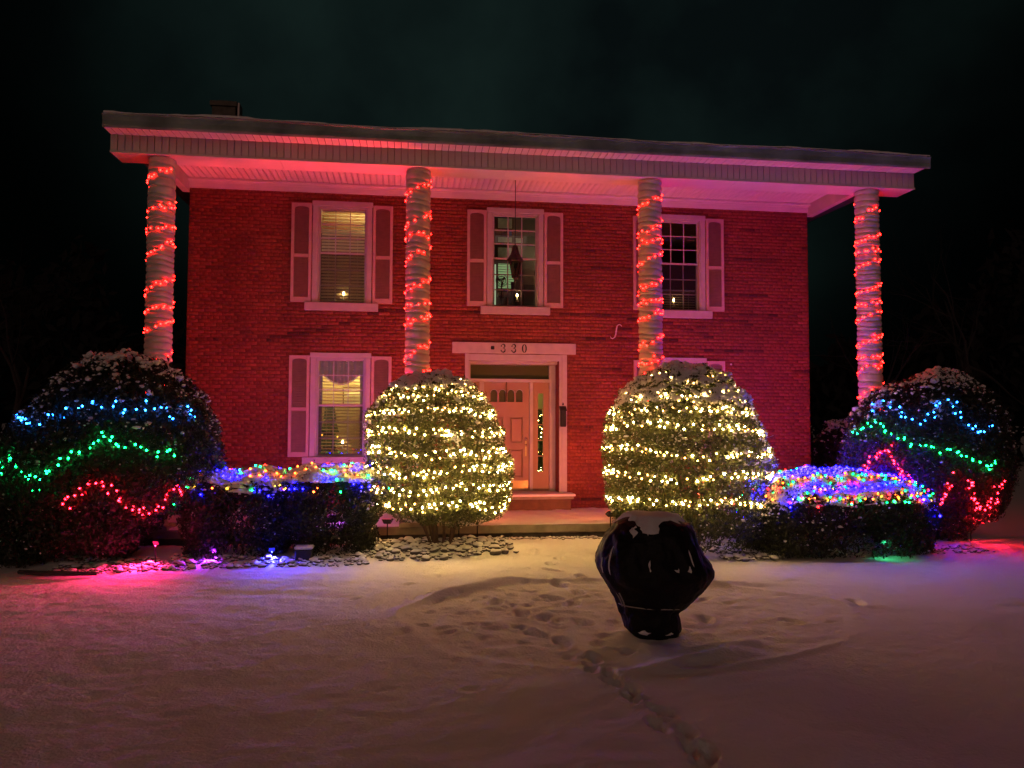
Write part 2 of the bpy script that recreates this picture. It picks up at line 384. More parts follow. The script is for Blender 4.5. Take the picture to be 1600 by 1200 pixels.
# bricks in running bond with headers every sixth course
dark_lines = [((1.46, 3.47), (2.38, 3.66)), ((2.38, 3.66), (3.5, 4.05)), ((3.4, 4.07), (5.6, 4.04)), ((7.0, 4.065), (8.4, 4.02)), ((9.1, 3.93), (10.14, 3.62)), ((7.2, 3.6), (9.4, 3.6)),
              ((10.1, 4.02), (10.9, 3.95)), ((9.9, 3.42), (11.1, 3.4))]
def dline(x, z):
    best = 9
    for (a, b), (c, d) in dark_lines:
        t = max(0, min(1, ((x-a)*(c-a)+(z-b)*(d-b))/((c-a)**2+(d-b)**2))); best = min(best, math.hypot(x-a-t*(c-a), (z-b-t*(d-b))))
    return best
bricks = []; CH = .0665; row = 0; z = .3
while z < 6.26:
    hdr = row % 6 == 5; bl = .105 if hdr else .21; x = -(bl/2 if row % 2 else 0)
    patch = 0
    while x < W:
        a, b = max(x, .0), min(x+bl-.011, W); zc = z+CH/2
        if b-a > .03:
            segs = [(a, b)]
            for o in OPEN:
                if o[2]-.01 < zc < o[3]+.01:
                    ns = []
                    for (p, q_) in segs:
                        if p < o[0]-.002 and q_ > o[0]: ns.append((p, min(q_, o[0])))
                        if q_ > o[1]+.002 and p < o[1]: ns.append((max(p, o[1]), q_))
                        if q_ <= o[0] or p >= o[1]: ns.append((p, q_))
                    segs = ns
            for (p, q_) in segs:
                if q_-p > .02:
                    if patch > 0: patch -= 1
                    elif rng.random() < .007: patch = rng.integers(2, 7)
                    tone = float(np.clip(rng.normal(.55, .09), .25, .9))
                    if patch: tone = float(rng.uniform(.08, .32))
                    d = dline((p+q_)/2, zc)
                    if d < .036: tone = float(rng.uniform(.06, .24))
                    bricks.append((p, q_, z, z+CH-.011, tone))
        x += bl
    z += CH; row += 1
def visible(b):
    x, zc = (b[0]+b[1])/2, b[2]
    if zc < 1.0 and not 7.1 < x < 7.35: return False
    if zc < 3.0 and (x < .95 or 3.0 < x < 5.9 or 7.15 < x < 9.9 or x > 11.8): return False
    for cx in (.2, 4.2, 7.9, 11.7):
        if abs(x-cx) < .3: return False
    for wx, a, c in WIN:
        if abs(x-wx) < .98 and a-.2 < zc < c+.1: return False
    return not (4.8 < x < 7.3 and zc < 3.5) and b[1]-b[0] > .15
order = sorted(range(len(bricks)), key=lambda i: (not visible(bricks[i]), math.dist(((bricks[i][0]+bricks[i][1])/2, 0, bricks[i][2]), CAM)))
single = set(order[:300])
def brick_geo(p, q_, a, b, o=(0, 0, 0), j=0):
    y = -.007-j; e = .004; ox, oy, oz = o
    V = [(p, .002, a), (q_, .002, a), (q_, .002, b), (p, .002, b), (p+e, y, a+e), (q_-e, y, a+e), (q_-e, y, b-e), (p+e, y, b-e)]
    return [(v[0]-ox, v[1]-oy, v[2]-oz) for v in V], [(4, 5, 6, 7), (0, 1, 5, 4), (1, 2, 6, 5), (2, 3, 7, 6), (3, 0, 4, 7)]
protos = {}
V = []; Fc = []; T = []
wl = wloc(wall)
for i, (p, q_, a, b, t) in enumerate(bricks):
    j = float(rng.uniform(0, .004))
    if i in single:
        key = (round(q_-p, 3), round(t*9), round(j*1000))
        if key not in protos:
            v, f = brick_geo(0, q_-p, 0, b-a, j=j); protos[key] = nmesh('brick', v, f, M['brick'], tone=[round(t*9)/9]*8)
        link('brick', protos[key], wall, Vector((p, 0, a))-wl)
    else:
        v, f = brick_geo(p, q_, a, b, wl, j); n = len(V); V += v; Fc += [[k+n for k in g] for g in f]; T += [t]*8
link('brick_field', nmesh('brick_field', V, Fc, M['brick'], tone=T), wall, kind='stuff')

# frieze board under the porch ceiling, porch ceiling strips
mb = MB().box(-.02, W+.02, -.035, -.001, 6.25, 6.398, .004); mb.box(-.02, W+.02, -.07, -.036, 6.345, 6.399)
mb.build('frieze_board', M['vinyl'], house)
ceil = empty('porch_ceiling', (6, -.8, 6.4), house)
MB().box(-.1, W+.1, -1.65, 0, 6.45, 6.47).build('ceiling_deck', M['vinyl'], ceil)
cs = None
for i in range(110):
    x = .0+i*.11
    if cs is None:
        mb = MB(); y0, y1 = -1.648, -.072
        P_ = [(0, 6.425), (.012, 6.412), (.03, 6.405), (.06, 6.405), (.072, 6.412), (.09, 6.412), (.1, 6.405), (.107, 6.425)]
        V_ = [(x+a, y0, z) for a, z in P_]+[(x+a, y1, z) for a, z in P_]
        mb.add(V_, [(k, k+8, k+9, k+1) for k in range(7)]); cs = mb.build('ceiling_strip', M['vinyl'], ceil)
    else: again(cs, i*.11)
# a raised batten step along the wall side and the two return boards at the sides
MB().box(0, W, -.16, -.075, 6.36, 6.402, .006).build('crown_trim', M['vinyl'], house)
MB().box(-.13, -.0025, -1.648, .02, 6.17, 6.44, .006).build('return_board', M['siding'], house)
MB().box(W+.0025, W+.13, -1.648, .02, 6.17, 6.44, .006).build('return_board', M['siding'], house)

# porch entablature: box beam clad in vertical siding strips
ent = empty('entablature', (6.2, -1.9, 6.13), house)
XA, XB, YF, YB, ZB, ZT = -.61, 12.98, -2.15, -1.65, 6.133, 6.415
MB().box(XA+.01, XB-.01, YF+.02, YB, ZB+.02, ZT+.2).build('beam_core', M['louver'], ent)
mb = MB()
for a, b in ((XA, 1.95), (1.953, 5.6), (5.603, 9.65), (9.653, XB)): mb.box(a, b, YF+.003, YB-.0, ZB, ZB+.018, .003)
mb.build('beam_soffit', M['vinyl'], ent)
MB().box(XA-.004, XB+.004, YF-.012, YF+.001, ZB-.006, ZB+.028, .003).build('lower_trim', M['siding'], ent)
sp_ = None
n_ = int((XB-XA)/.1095)
for i in range(n_):
    x = XA+i*.1095
    if sp_ is None:
        mb = MB(); mb.box(x+.004, x+.1055, YF-.010, YF+.018, ZB+.03, ZT-.002, .006); sp_ = mb.build('siding_strip', M['siding'], ent)
        mb = MB(); mb.box(x+.005, x+.1045, YF-.32, YF-.013, ZT-.006, ZT+.012, .004); so_ = mb.build('soffit_strip', M['vinyl'], ent)
    else:
        c = again(sp_, i*.1095, rng.normal()*.0015)
        c = again(so_, i*.1095, 0, rng.normal()*.0012)
# left and right end cladding
for xx in (XA-.008, XB-.01):
    e0 = None
    for k in range(4): 
        MB().box(xx, xx+.018, YF+.02+k*.118, YF+.13+k*.118, ZB+.03, ZT-.002, .003).build('end_strip', M['siding'], ent)
# weathered fascia and low roof
FY = YF-.335
mb = MB(); edge_x = np.arange(XA-.0, XB+.07, .17)
V_ = []
for x in np.append(edge_x, XB+.07):
    top = ZT+.205+.012*math.sin(x*1.3)+.006*rng.normal(); bot = ZT-.01
    V_ += [(x, FY, bot), (x, FY-.012, bot+.03), (x, FY-.006+.004*rng.normal(), (top+bot)/2), (x, FY-.016, top-.03), (x, FY-.03, top), (x, FY+.05, top+.01)]
nn = len(V_)//6
mb.add(V_, [(i*6+k, (i+1)*6+k, (i+1)*6+k+1, i*6+k+1) for i in range(nn-1) for k in range(5)])
mb.build('fascia_board', M['fascia'], house, smooth=False)
MB().box(XA-.001, XB+.069, FY+.002, FY+.024, ZT-.008, ZT+.19).build('gutter_back', M['fascia'], house)
for k in range(26):      # leaves, ice and snow sitting on the gutter edge
    x = rng.uniform(XA, XB); L_ = rng.uniform(.05, .22)
for i in range(1):
    V_ = []; Fc_ = []
    for k in range(60):
        x = rng.uniform(XA, XB) if k % 3 else rng.uniform(7, 10.5); s = rng.uniform(.02, .06); n = len(V_)
        v = ICO1[0]*np.array([s*rng.uniform(1, 3), .03, s*.5])+np.array([x, FY+.02, ZT+.215]); V_ += v.tolist(); Fc_ += (ICO1[1]+n).tolist()
    link('gutter_debris', nmesh('gutter_debris', np.array(V_)-np.array(wloc(house)), Fc_, M['roof']), house, kind='stuff')
V_ = []; Fc_ = []; xs_ = np.arange(XA+.02, XB+.05, .03); th = .010+.030*np.clip(fbm2(xs_*1.0, xs_*0, 1.7, 71, 4)+.15, 0, 1)
for x, t_ in zip(xs_, th):
    b_ = ZT+.214+.012*math.sin(x*1.3); V_ += [(x, FY-.028, b_-.004), (x, FY-.030, b_+t_*.6), (x, FY-.005, b_+t_), (x, FY+.12, b_+t_*1.1), (x, FY+.14, b_-.02)]
nn = len(xs_); link('edge_snow', nmesh('edge_snow', np.array(V_)-np.array(wloc(house)), [(i*5+k, (i+1)*5+k, (i+1)*5+k+1, i*5+k+1) for i in range(nn-1) for k in range(4)], M['snow'], smooth=True), house)
roof = empty('roof', (6, 3, 6.6), house)
mb = MB(); zf = ZT+.17
mb.add([(XA, FY+.03, zf), (XB+.06, FY+.03, zf), (W+.4, 4.5, 7.85), (-.4, 4.5, 7.85), (-.4, 9.3, 6.6), (W+.4, 9.3, 6.6), (XA, FY+.03, ZT+.02), (XB+.06, FY+.03, ZT+.02), (-.4, 9.3, 6.42), (W+.4, 9.3, 6.42)],
       [(0, 1, 2, 3), (3, 2, 5, 4), (6, 8, 9, 7), (1, 7, 9, 5, 2), (0, 3, 4, 8, 6), (4, 5, 9, 8), (0, 6, 7, 1)])
mb.build('roof_deck', M['roof'], roof)
ch = MB(); ch.box(-.34, .16, 2.8, 3.3, 6.9, 8.93, .01).box(-.38, .20, 2.76, 3.34, 8.93, 9.04, .01).box(-.24, .06, 2.9, 3.2, 9.04, 9.10)
ch.build('chimney', M['found'], roof)
MB().box(.205, .25, 2.8, 3.1, 8.68, 9.03, .01).build('chimney_flashing', M['iron'], roof)

# fabric-wrapped columns
CX = [.10, 4.17, 8.16, 12.215]; CY = -1.9; CR = .198
for ci, cx in enumerate(CX):
    r0 = np.random.default_rng(40+ci); zz = np.arange(.26, 6.125, .010); nn = 40; V_ = []; tz = .26; folds = []
    while tz < 6.2: folds.append(tz); tz += r0.uniform(.06, .15)
    folds = np.array(folds)
    for z in zz:
        for k in range(nn):
            a = 2*PI*k/nn; zt = z+.018*math.sin(a+ci)+.006*math.sin(3*a+z*2)
            i = np.searchsorted(folds, zt)-1; i = max(0, min(i, len(folds)-2)); t = (zt-folds[i])/(folds[i+1]-folds[i]); t = min(1, max(0, t))
            r = CR-.018+.026*(1-abs(2*t-1)**4)+.003*math.sin(5*a+i*1.7)
            lean = (3.1-z)*.008*(1 if ci else 1)
            V_.append((cx+lean*.3+r*math.cos(a), CY+r*math.sin(a), z))
    m_ = len(zz); Fc_ = [(i*nn+k, i*nn+(k+1) % nn, (i+1)*nn+(k+1) % nn, (i+1)*nn+k) for i in range(m_-1) for k in range(nn)]
    wlh = np.array(wloc(house)); me = nmesh('column', np.array(V_)-np.array((cx, CY, .26)), Fc_, M['fabric'], smooth=True)
    c = link('column', me, house, Vector((cx, CY, .26))-wloc(house))
    MB().box(cx-.27, cx+.27, CY-.24, CY+.27, .25, .33, .01).build('column_base', M['slab'], c)

# porch floor
ps = empty('porch', (6.2, -1, 0), house)
mb = MB(); mb.box(-.75, 12.95, -2.08, -.001, .13, .262, .012); mb.build('porch_slab', M['slab'], ps)
# thin snow on the slab
xx, yy = np.meshgrid(np.linspace(-.73, 12.93, 500), np.linspace(-2.05, -.012, 60)); zz = .272+.012*fbm2(xx, yy, 1.5, 31, 3)+.006*fbm2(xx, yy, 7, 32, 2)+.012*(yy+2.05)
ed = np.minimum(np.minimum(yy+2.06, 0.06), .06)/.06; zz = .255+(zz-.255)*np.clip(ed+.25, 0, 1)
ii = np.arange(xx.size).reshape(xx.shape); Fs = np.stack([ii[:-1, :-1], ii[:-1, 1:], ii[1:, 1:], ii[1:, :-1]], -1).reshape(-1, 4)
link('porch_snow', nmesh('porch_snow', np.stack([xx, yy, zz], -1).reshape(-1, 3)-np.array(wloc(ps)), Fs, M['snow'], smooth=True), ps)
x = -.7
while x < 12.8:
    w = rng.uniform(.35, .75)
    mb = MB(); y = rng.uniform(-2.02, -1.98); mb.box(x, min(x+w, 12.88), y, -1.6, -.2, .125, .015); mb.build('foundation_stone', M['found'], ps); x += w+.015

# ------------------------------------------------------------------ windows, shutters
def make_window(cx, z0, z1, screen=True, mun_lower=True):
    w = empty('window', (cx, 0, z0), house); h = z1-z0
    mb = MB()   # outer casing
    mb.box(cx-.551, cx-.455, -.035, .05, z0, z1-.095, .006).box(cx+.455, cx+.551, -.035, .05, z0, z1-.095, .006)
    mb.box(cx-.56, cx+.56, -.042, .05, z1-.094, z1, .006); mb.build('casing', M['white'], w)
    mb = MB()   # jambs stepping back to the sash
    mb.box(cx-.454, cx-.432, -.012, .12, z0, z1-.095).box(cx+.432, cx+.454, -.012, .12, z0, z1-.095).box(cx-.4315, cx+.4315, -.012, .12, z1-.117, z1-.095)
    mb.build('jamb', M['white'], w)
    zm = z0+h*.495; top = z1-.118
    def sash(name, a, b, y, rail, brail):
        s = MB(); s.box(cx-.43, cx-.405+.0, y, y+.035, a, b).box(cx+.405, cx+.43, y, y+.035, a, b)
        s.box(cx-.4045, cx+.4045, y, y+.035, b-rail, b).box(cx-.4045, cx+.4045, y, y+.035, a, a+brail); s.build(name, M['white'], w)
        zz0, zz1 = a+brail, b-rail
        for k in (1, 2):
            xk = cx-.4045+.809*k/3; MB().box(xk-.009, xk+.009, y+.008, y+.026, zz0, zz1).build('muntin', M['white'], w)
            zk = zz0+(zz1-zz0)*k/3
            MB().box(cx-.404, cx+.404, y+.0065, y+.0275, zk-.009, zk+.009).build('muntin', M['white'], w)
        for i in range(3):
            for k in range(3):
                xa = cx-.4045+.809*i/3+.0095; xb = cx-.4045+.809*(i+1)/3-.0095; za = zz0+(zz1-zz0)*k/3+.0095; zb = zz0+(zz1-zz0)*(k+1)/3-.0095
                tl = rng.normal()*.0015
                MB().add([(xa, y+.017+tl, za), (xb, y+.017-tl, za), (xb, y+.017-tl, zb), (xa, y+.017+tl, zb)], [(0, 1, 2, 3)]).build('pane', M['glass'], w)
    sash('upper_sash', zm-.02, top, .045, .03, .035); sash('lower_sash', z0+.001, zm+.018, .083, .03, .045)
    if screen:
        MB().add([(cx-.404, .050, z0+.02), (cx+.404, .050, z0+.02), (cx+.404, .050, zm-.021), (cx-.404, .050, zm-.021)], [(0, 1, 2, 3)]).build('insect_screen', M['screen'], w)
    MB().box(cx-.675, cx+.675, -.085, .12, z0-.152, z0-.002, .008).build('sill', M['sill'], w)
    mb = MB(); xx = np.linspace(cx-.66, cx+.66, 24)      # snow dusting on the sill
    for k in (0, 1):
        sx = cx+(-1 if k == 0 else 1)*.75
        make_shutter(sx, z0+.0, z1-.06)
    return w
def make_shutter(cx, z0, z1):
    sh = empty('shutter', (cx, -.03, z0), house); hw = .187; zm = z0+(z1-z0)*.47; s = MB(); y0, y1 = -.052, -.012
    s.box(cx-hw, cx-hw+.055, y0, y1, z0, z1, .004).box(cx+hw-.055, cx+hw, y0, y1, z0, z1, .004)
    s.box(cx-hw+.0555, cx+hw-.0555, y0, y1, z0, z0+.09).box(cx-hw+.0555, cx+hw-.0555, y0, y1, zm-.03, zm+.03)
    n = 8; a = cx-hw+.0555; b = cx+hw-.0555          # arched head rail
    for k in range(n):
        xa = a+(b-a)*k/n; xb = a+(b-a)*(k+1)/n; f = lambda x: z1-.10+.045*math.sqrt(max(0, 1-((x-cx)/(hw-.055))**2))
        s.add([(xa, y0, f(xa)), (xb, y0, f(xb)), (xb, y0, z1), (xa, y0, z1), (xa, y1, f(xa)), (xb, y1, f(xb)), (xb, y1, z1), (xa, y1, z1)], [(0, 1, 2, 3), (0, 4, 5, 1), (3, 2, 6, 7)])
    s.build('shutter_frame', M['shutter'], sh)
    for (u, v) in ((z0+.09, zm-.03), (zm+.03, z1-.06)):
        s = MB(); z = u
        while z < v-.005:
            s.add([(a, -.042, z), (b, -.042, z), (b, -.018, z+.026), (a, -.018, z+.026), (a, -.042, z+.005), (b, -.042, z+.005)], [(0, 1, 5, 4), (4, 5, 2, 3)]); z += .031
        s.box(a, b, -.016, -.010, u, v); s.build('louver_bank', M['louver'], sh, kind='stuff')
for k, (x, a, b) in enumerate(WIN): make_window(x, a, b)

# rooms behind the glass
def room(x0, x1, y0, y1, z0, z1, m, name):
    r = empty(name, ((x0+x1)/2, y1, z0), house); e = .02
    MB().box(x0, x1, y1, y1+.04, z0, z1).build('room_wall', m, r)
    MB().box(x0-.04, x0, y0, y1, z0, z1).build('room_wall', m, r); MB().box(x1, x1+.04, y0, y1, z0, z1).build('room_wall', m, r)
    MB().box(x0, x1, y0, y1, z0-.05, z0).build('room_floor', M['wood'], r); MB().box(x0, x1, y0, y1, z1, z1+.05).build('room_ceiling', M['paper'], r)
    return r
def lamp(name, loc, color, energy, size=.06):
    l = bpy.data.lights.new(name, 'POINT'); l.energy = energy; l.color = color; l.shadow_soft_size = size
    o = bpy.data.objects.new(name, l); col.objects.link(o); o.location = loc; return o
room(.9, 4.6, .36, 3.6, 3.75, 6.35, M['wood'], 'upper_left_room')
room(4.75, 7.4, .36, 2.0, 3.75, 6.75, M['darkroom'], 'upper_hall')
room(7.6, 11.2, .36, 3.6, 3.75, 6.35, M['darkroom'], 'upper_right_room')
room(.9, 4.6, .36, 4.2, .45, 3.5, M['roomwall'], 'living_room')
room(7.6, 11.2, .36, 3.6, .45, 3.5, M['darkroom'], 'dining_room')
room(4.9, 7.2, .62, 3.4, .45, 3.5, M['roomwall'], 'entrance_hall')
def table_lamp(x, y, z, c, e, label, stand=.55):
    t = empty('table_lamp', (x, y, z), label=label, cat='lamp')
    MB().lathe([(.09, 0), (.09, .02), (.03, .05), (.05, stand*.4), (.02, stand*.7), (.012, stand)], (x, y, z), 12).build('base', M['wood'], t, smooth=True)
    s = MB().lathe([(.19, stand-.05), (.11, stand+.22)], (x, y, z), 18, cap=False).build('lamp_shade', slatmat('shade_cloth', (.8, .72, .5), .6), t, smooth=True)
    MB().lathe([(.01, 0), (.03, .03), (.03, .06), (.01, .09)], (x, y, z+stand), 8).build('bulb', emit('lamp_bulb', c, e), t)
    l = lamp('lamp_light', (x, y, z+stand+.15), c, e, .04); l.parent = t; l.location = (0, 0, stand+.15)
def side_table(x, y, z, h, label, w=.28):
    t = empty('side_table', (x, y, z), label=label, cat='table')
    MB().box(x-w, x+w, y-.22, y+.22, z+h-.03, z+h, .005).build('table_top', M['wood'], t)
    for sx in (-1, 1):
        for sy in (-1, 1): MB().box(x+sx*(w-.03)-.02, x+sx*(w-.03)+.02, y+sy*.18-.02, y+sy*.18+.02, z, z+h-.0301).build('leg', M['wood'], t)
side_table(3.9, 1.2, 3.75, .6, 'dark wooden side table inside the upper left bedroom'); table_lamp(3.9, 1.2, 4.35, (1, .60, .20), 440, 'shaded table lamp lit inside the upper left bedroom')
side_table(4.0, 3.4, .45, .6, 'dark wooden side table at the back of the lower left room'); table_lamp(4.0, 3.4, 1.05, (1, .70, .20), 720, 'shaded table lamp lit at the back of the lower left room')
side_table(1.5, 1.8, .45, .6, 'dark wooden side table near the left wall of the lower left room'); table_lamp(1.5, 1.8, 1.05, (1, .70, .20), 500, 'shaded table lamp lit near the left wall of the lower left room')
side_table(7.05, 1.6, 3.75, .6, 'dark wooden side table at the right of the upper hall', .2); table_lamp(7.05, 1.6, 4.35, (.95, .85, .5), 22, 'shaded table lamp standing in the upper hall')

# blinds
def blind(cx, ztop, zbot, y, tilt, pitch, label, w=.40):
    t = empty('venetian_blind', (cx, y, zbot), label=label, cat='window blind')
    MB().box(cx-w, cx+w, y-.02, y+.02, ztop-.03, ztop, .003).build('headrail', M['vinyl'], t)
    s = None; z = ztop-.05; k = 0
    while z > zbot:
        if s is None:
            dy = .027*math.cos(tilt); dz = .027*math.sin(tilt)
            s = MB().add([(cx-w, y-dy, z-dz), (cx+w, y-dy, z-dz), (cx+w, y, z+.003), (cx-w, y, z+.003), (cx+w, y+dy, z+dz), (cx-w, y+dy, z+dz)], [(0, 1, 2, 3), (3, 2, 4, 5)]).build('slat', M['slat'], t); z0 = z
        else: again(s, 0, 0, z-z0)
        z -= pitch
    for sx in (-.27, .27): MB().tube([(cx+sx, y, ztop-.03), (cx+sx, y, zbot)], .003, 4).build('cord', M['vinyl'], t)
blind(WX[0], 5.975, 4.22, .17, .95, .060, 'closed warm lit slatted blind in the upper left window')
blind(WX[0], 3.11, 1.33, .19, .42, .060, 'half open slatted blind in the lower left window below the swag curtain')
blind(WX[2], 4.62, 4.2, .17, .4, .05, 'short drop of blind slats at the bottom of the upper right window')
# beads of light seen at the blind edges are the bright room behind: a curtain hangs on each side
def valance(cx, ztop, y):
    t = empty('swag_curtain', (cx, y, ztop), label='dark scalloped swag curtain hung across the top of the lower left window', cat='curtain')
    n = 48; V_ = []; Fc_ = []
    for i in range(n+1):
        u = -1+2*i/n; x = cx+u*.41; d = .26+.17*(1-min(1, abs(u)/.78)**2)+(1.55 if abs(u) > .86 else 0)
        for k in range(9): V_.append((x, y+.025*math.sin(i*.9)+.01*math.sin(k*1.4+u*3), ztop-d*k/8))
    for i in range(n):
        for k in range(8): Fc_.append((i*9+k, (i+1)*9+k, (i+1)*9+k+1, i*9+k+1))
    MB().add(V_, Fc_).build('cloth', M['curtain'], t, smooth=True)
    mb = MB()
    for i in range(0, n+1):
        u = -1+2*i/n
        if abs(u) < .84: mb.lathe([(.002, -.02), (.012, -.01), (.012, .005), (.002, .01)], (cx+u*.41, y, ztop-(.26+.17*(1-min(1, abs(u)/.78)**2))-.012), 5)
    mb.build('ball_fringe', M['paper'], t)
valance(WX[0], 3.10, .145)

# candle lights on the sills
def candle(cx, z, where, e=45):
    t = empty('window_candle', (cx, .14, z), label='single lit electric candle standing on the sill of '+where, cat='candle')
    MB().lathe([(.035, 0), (.035, .012), (.012, .02), (.012, .10)], (cx, .14, z), 10).build('stem', M['paper'], t, smooth=True)
    MB().lathe([(.006, .10), (.016, .115), (.012, .14), (.002, .16)], (cx, .14, z), 8).build('bulb', M['candle'], t, smooth=True)
candle(WX[0]+.02, 4.25, 'the upper left window'); candle(WX[1]+.06, 4.30, 'the upper middle window'); candle(WX[2]-.05, 4.28, 'the upper right window')
candle(WX[0]+.04, 1.44, 'the lower left window')

# upper hall furnishings seen through the middle window
def picture(x0, x1, z0, z1, y, m, label):
    t = empty('picture', ((x0+x1)/2, y, z0), label=label, cat='picture')
    MB().box(x0-.03, x1+.03, y-.02, y-.003, z0-.03, z1+.03, .004).build('frame', M['wood'], t); MB().box(x0, x1, y-.024, y-.021, z0, z1).build('print', m, t)
HY = 2.0
picture(5.95, 6.26, 6.21, 6.43, HY, M['paper'], 'large pale print high on the upper hall wall, seen in the top left panes')
picture(5.95, 6.26, 5.905, 6.01, HY, M['paper'], 'wide pale print in the upper hall below the large one')
picture(6.33, 6.50, 5.90, 6.00, HY, M['paper'], 'low pale print in the upper hall, right of the wide one')
picture(5.95, 6.25, 5.54, 5.78, HY, M['paper'], 'square pale print in the upper hall just above the lit blind')
picture(6.19, 6.25, 6.05, 6.14, HY-.03, M['blueart'], 'tiny blue print between the pale prints of the upper hall')
t = empty('lit_doorway_blind', (6.1, HY-.02, 4.9), label='bright pale green lit blind at the back of the upper hall', cat='window blind')
MB().box(5.95, 6.30, HY-.04, HY-.03, 4.88, 5.42).build('glow_panel', emit('lit_room_beyond', (.62, 1, .42), .62), t)
ss = MB().box(5.95, 6.30, HY-.06, HY-.05, 4.90, 4.912).build('slat', M['paper'], t)
for k in range(1, 10): again(ss, 0, 0, k*.055)
MB().box(5.92, 5.9495, HY-.07, HY-.03, 4.85, 5.45).build('blind_frame', M['wood'], t); MB().box(6.3005, 6.33, HY-.07, HY-.03, 4.85, 5.45).build('blind_frame', M['wood'], t)
t = empty('lit_door_gap', (5.89, HY-.02, 4.3), label='narrow lit strip of an open door at the left of the upper hall', cat='door')
MB().box(5.875, 5.905, HY-.04, HY-.03, 4.4, 5.40).build('glow_strip', emit('lit_gap', (.8, 1, .6), .8), t)
t = empty('hall_shelf', (6.15, 1.85, 3.75), label='pale shelf top lit at the back of the upper hall under the fan', cat='shelf')
MB().box(5.94, 6.36, 1.8, 1.95, 4.68, 4.76, .005).build('shelf_board', M['paper'], t)
for sx in (5.96, 6.31): MB().box(sx, sx+.03, 1.84, 1.9, 3.75, 4.6799).build('leg', M['wood'], t)
t = empty('hanging_stocking', (6.3, 1.0, 5.3), label='small red stocking hanging in the upper middle window right of the lantern', cat='stocking')
MB().tube([(6.30, 1.0, 5.30), (6.30, 1.0, 5.15), (6.295, 1.0, 5.08), (6.32, 1.0, 5.03), (6.35, 1.0, 5.02)], [.035, .035, .035, .032, .012], 8).build('stocking_body', mat('red_felt', (.45, .03, .03), .9), t, smooth=True)
fx, fy, fz = 5.93, 1.1, 4.89
t = empty('desk_fan', (fx, fy, 4.2), label='black round desk fan silhouetted in the upper middle window', cat='fan')
mb = MB()
for rr_ in (.125, .085, .045): mb.tube([(fx+rr_*math.cos(a), fy, fz+rr_*math.sin(a)) for a in np.linspace(0, 2*PI, 25)], .006, 5, cap=False)
for a in np.linspace(0, 2*PI, 13)[:-1]: mb.tube([(fx, fy-.02, fz), (fx+.125*math.cos(a), fy, fz+.125*math.sin(a))], .0035, 4)
mb.build('cage', M['dark'], t)
for a in (0.3, 2.4, 4.5): MB().add([(fx, fy+.01, fz), (fx+.10*math.cos(a), fy+.02, fz+.10*math.sin(a)), (fx+.11*math.cos(a+.6), fy+.05, fz+.11*math.sin(a+.6)), (fx+.05*math.cos(a+1), fy+.03, fz+.05*math.sin(a+1))], [(0, 1, 2, 3)]).build('blade', M['dark'], t)
MB().tube([(fx, fy+.03, fz-.1), (fx, fy+.03, 4.25)], .015, 8).build('pole', M['dark'], t); MB().lathe([(.1, 0), (.09, .03), (.02, .05)], (fx, fy+.03, 4.22), 14).build('base', M['dark'], t)
side_table(6.0, 1.25, 3.75, .46, 'dark desk under the fan in the upper hall', .6)
t = empty('vase', (6.18, 1.2, 4.21), label='dark rounded vase on the hall desk right of the fan', cat='vase')
MB().lathe([(.04, 0), (.09, .05), (.11, .12), (.08, .30), (.04, .52), (.05, .66)], (6.18, 1.2, 4.21), 14).build('vase_body', M['dark'], t, smooth=True)
t = empty('hall_chair', (6.75, 1.6, 3.75), label='dark chair back in the lower right panes of the upper middle window', cat='chair')
MB().box(6.5, 7.0, 1.4, 1.85, 4.15, 4.2, .01).build('seat', M['dark'], t); MB().box(6.5, 7.0, 1.86, 1.9, 4.25, 4.95, .01).build('backrest', M['dark'], t)
for sx in (6.52, 6.95):
    for sy in (1.42, 1.83): MB().box(sx, sx+.035, sy, sy+.035, 3.75, 4.149).build('leg', M['dark'], t)

# living-room tree and cabinet
t = empty('indoor_christmas_tree', (2.3, 2.9, .45), label='small indoor fir tree with lights seen through the lower left window', cat='christmas tree')
mb = MB()
for k in range(5): mb.lathe([(.42-.07*k, .35+.3*k), (.10, .35+.3*k+.34)], (2.3, 2.9, .45), 12)
mb.build('fir_boughs', M['green'], t); MB().tube([(2.3, 2.9, .45), (2.3, 2.9, .9)], .04, 8).build('trunk', M['wood'], t)
for k in range(26):
    a = rng.uniform(0, 2*PI); zt = rng.uniform(.4, 1.8); r = .44-.22*zt
    v = ICO1[0]*.015+np.array((r*math.cos(a), r*math.sin(a), zt)); link('bulb', nmesh('bulb', v, ICO1[1], BULB['yellow' if k % 3 else 'warm']), t)
t = empty('wall_cabinet', (3.4, 4.0, .45), label='dark glass-fronted cabinet at the back of the lower left room', cat='cabinet')
MB().box(2.9, 3.7, 3.8, 4.19, .45, 2.2, .01).build('cabinet_body', M['wood'], t)
for i in range(3):
    for k in (0, 1): MB().box(2.95+k*.37, 3.28+k*.37, 3.78, 3.797, .9+i*.42, 1.25+i*.42, .005).build('cabinet_door', M['paper'], t)
picture(2.5, 3.0, 2.35, 2.75, 4.2, M['paper'], 'framed print on the back wall of the lower left room')

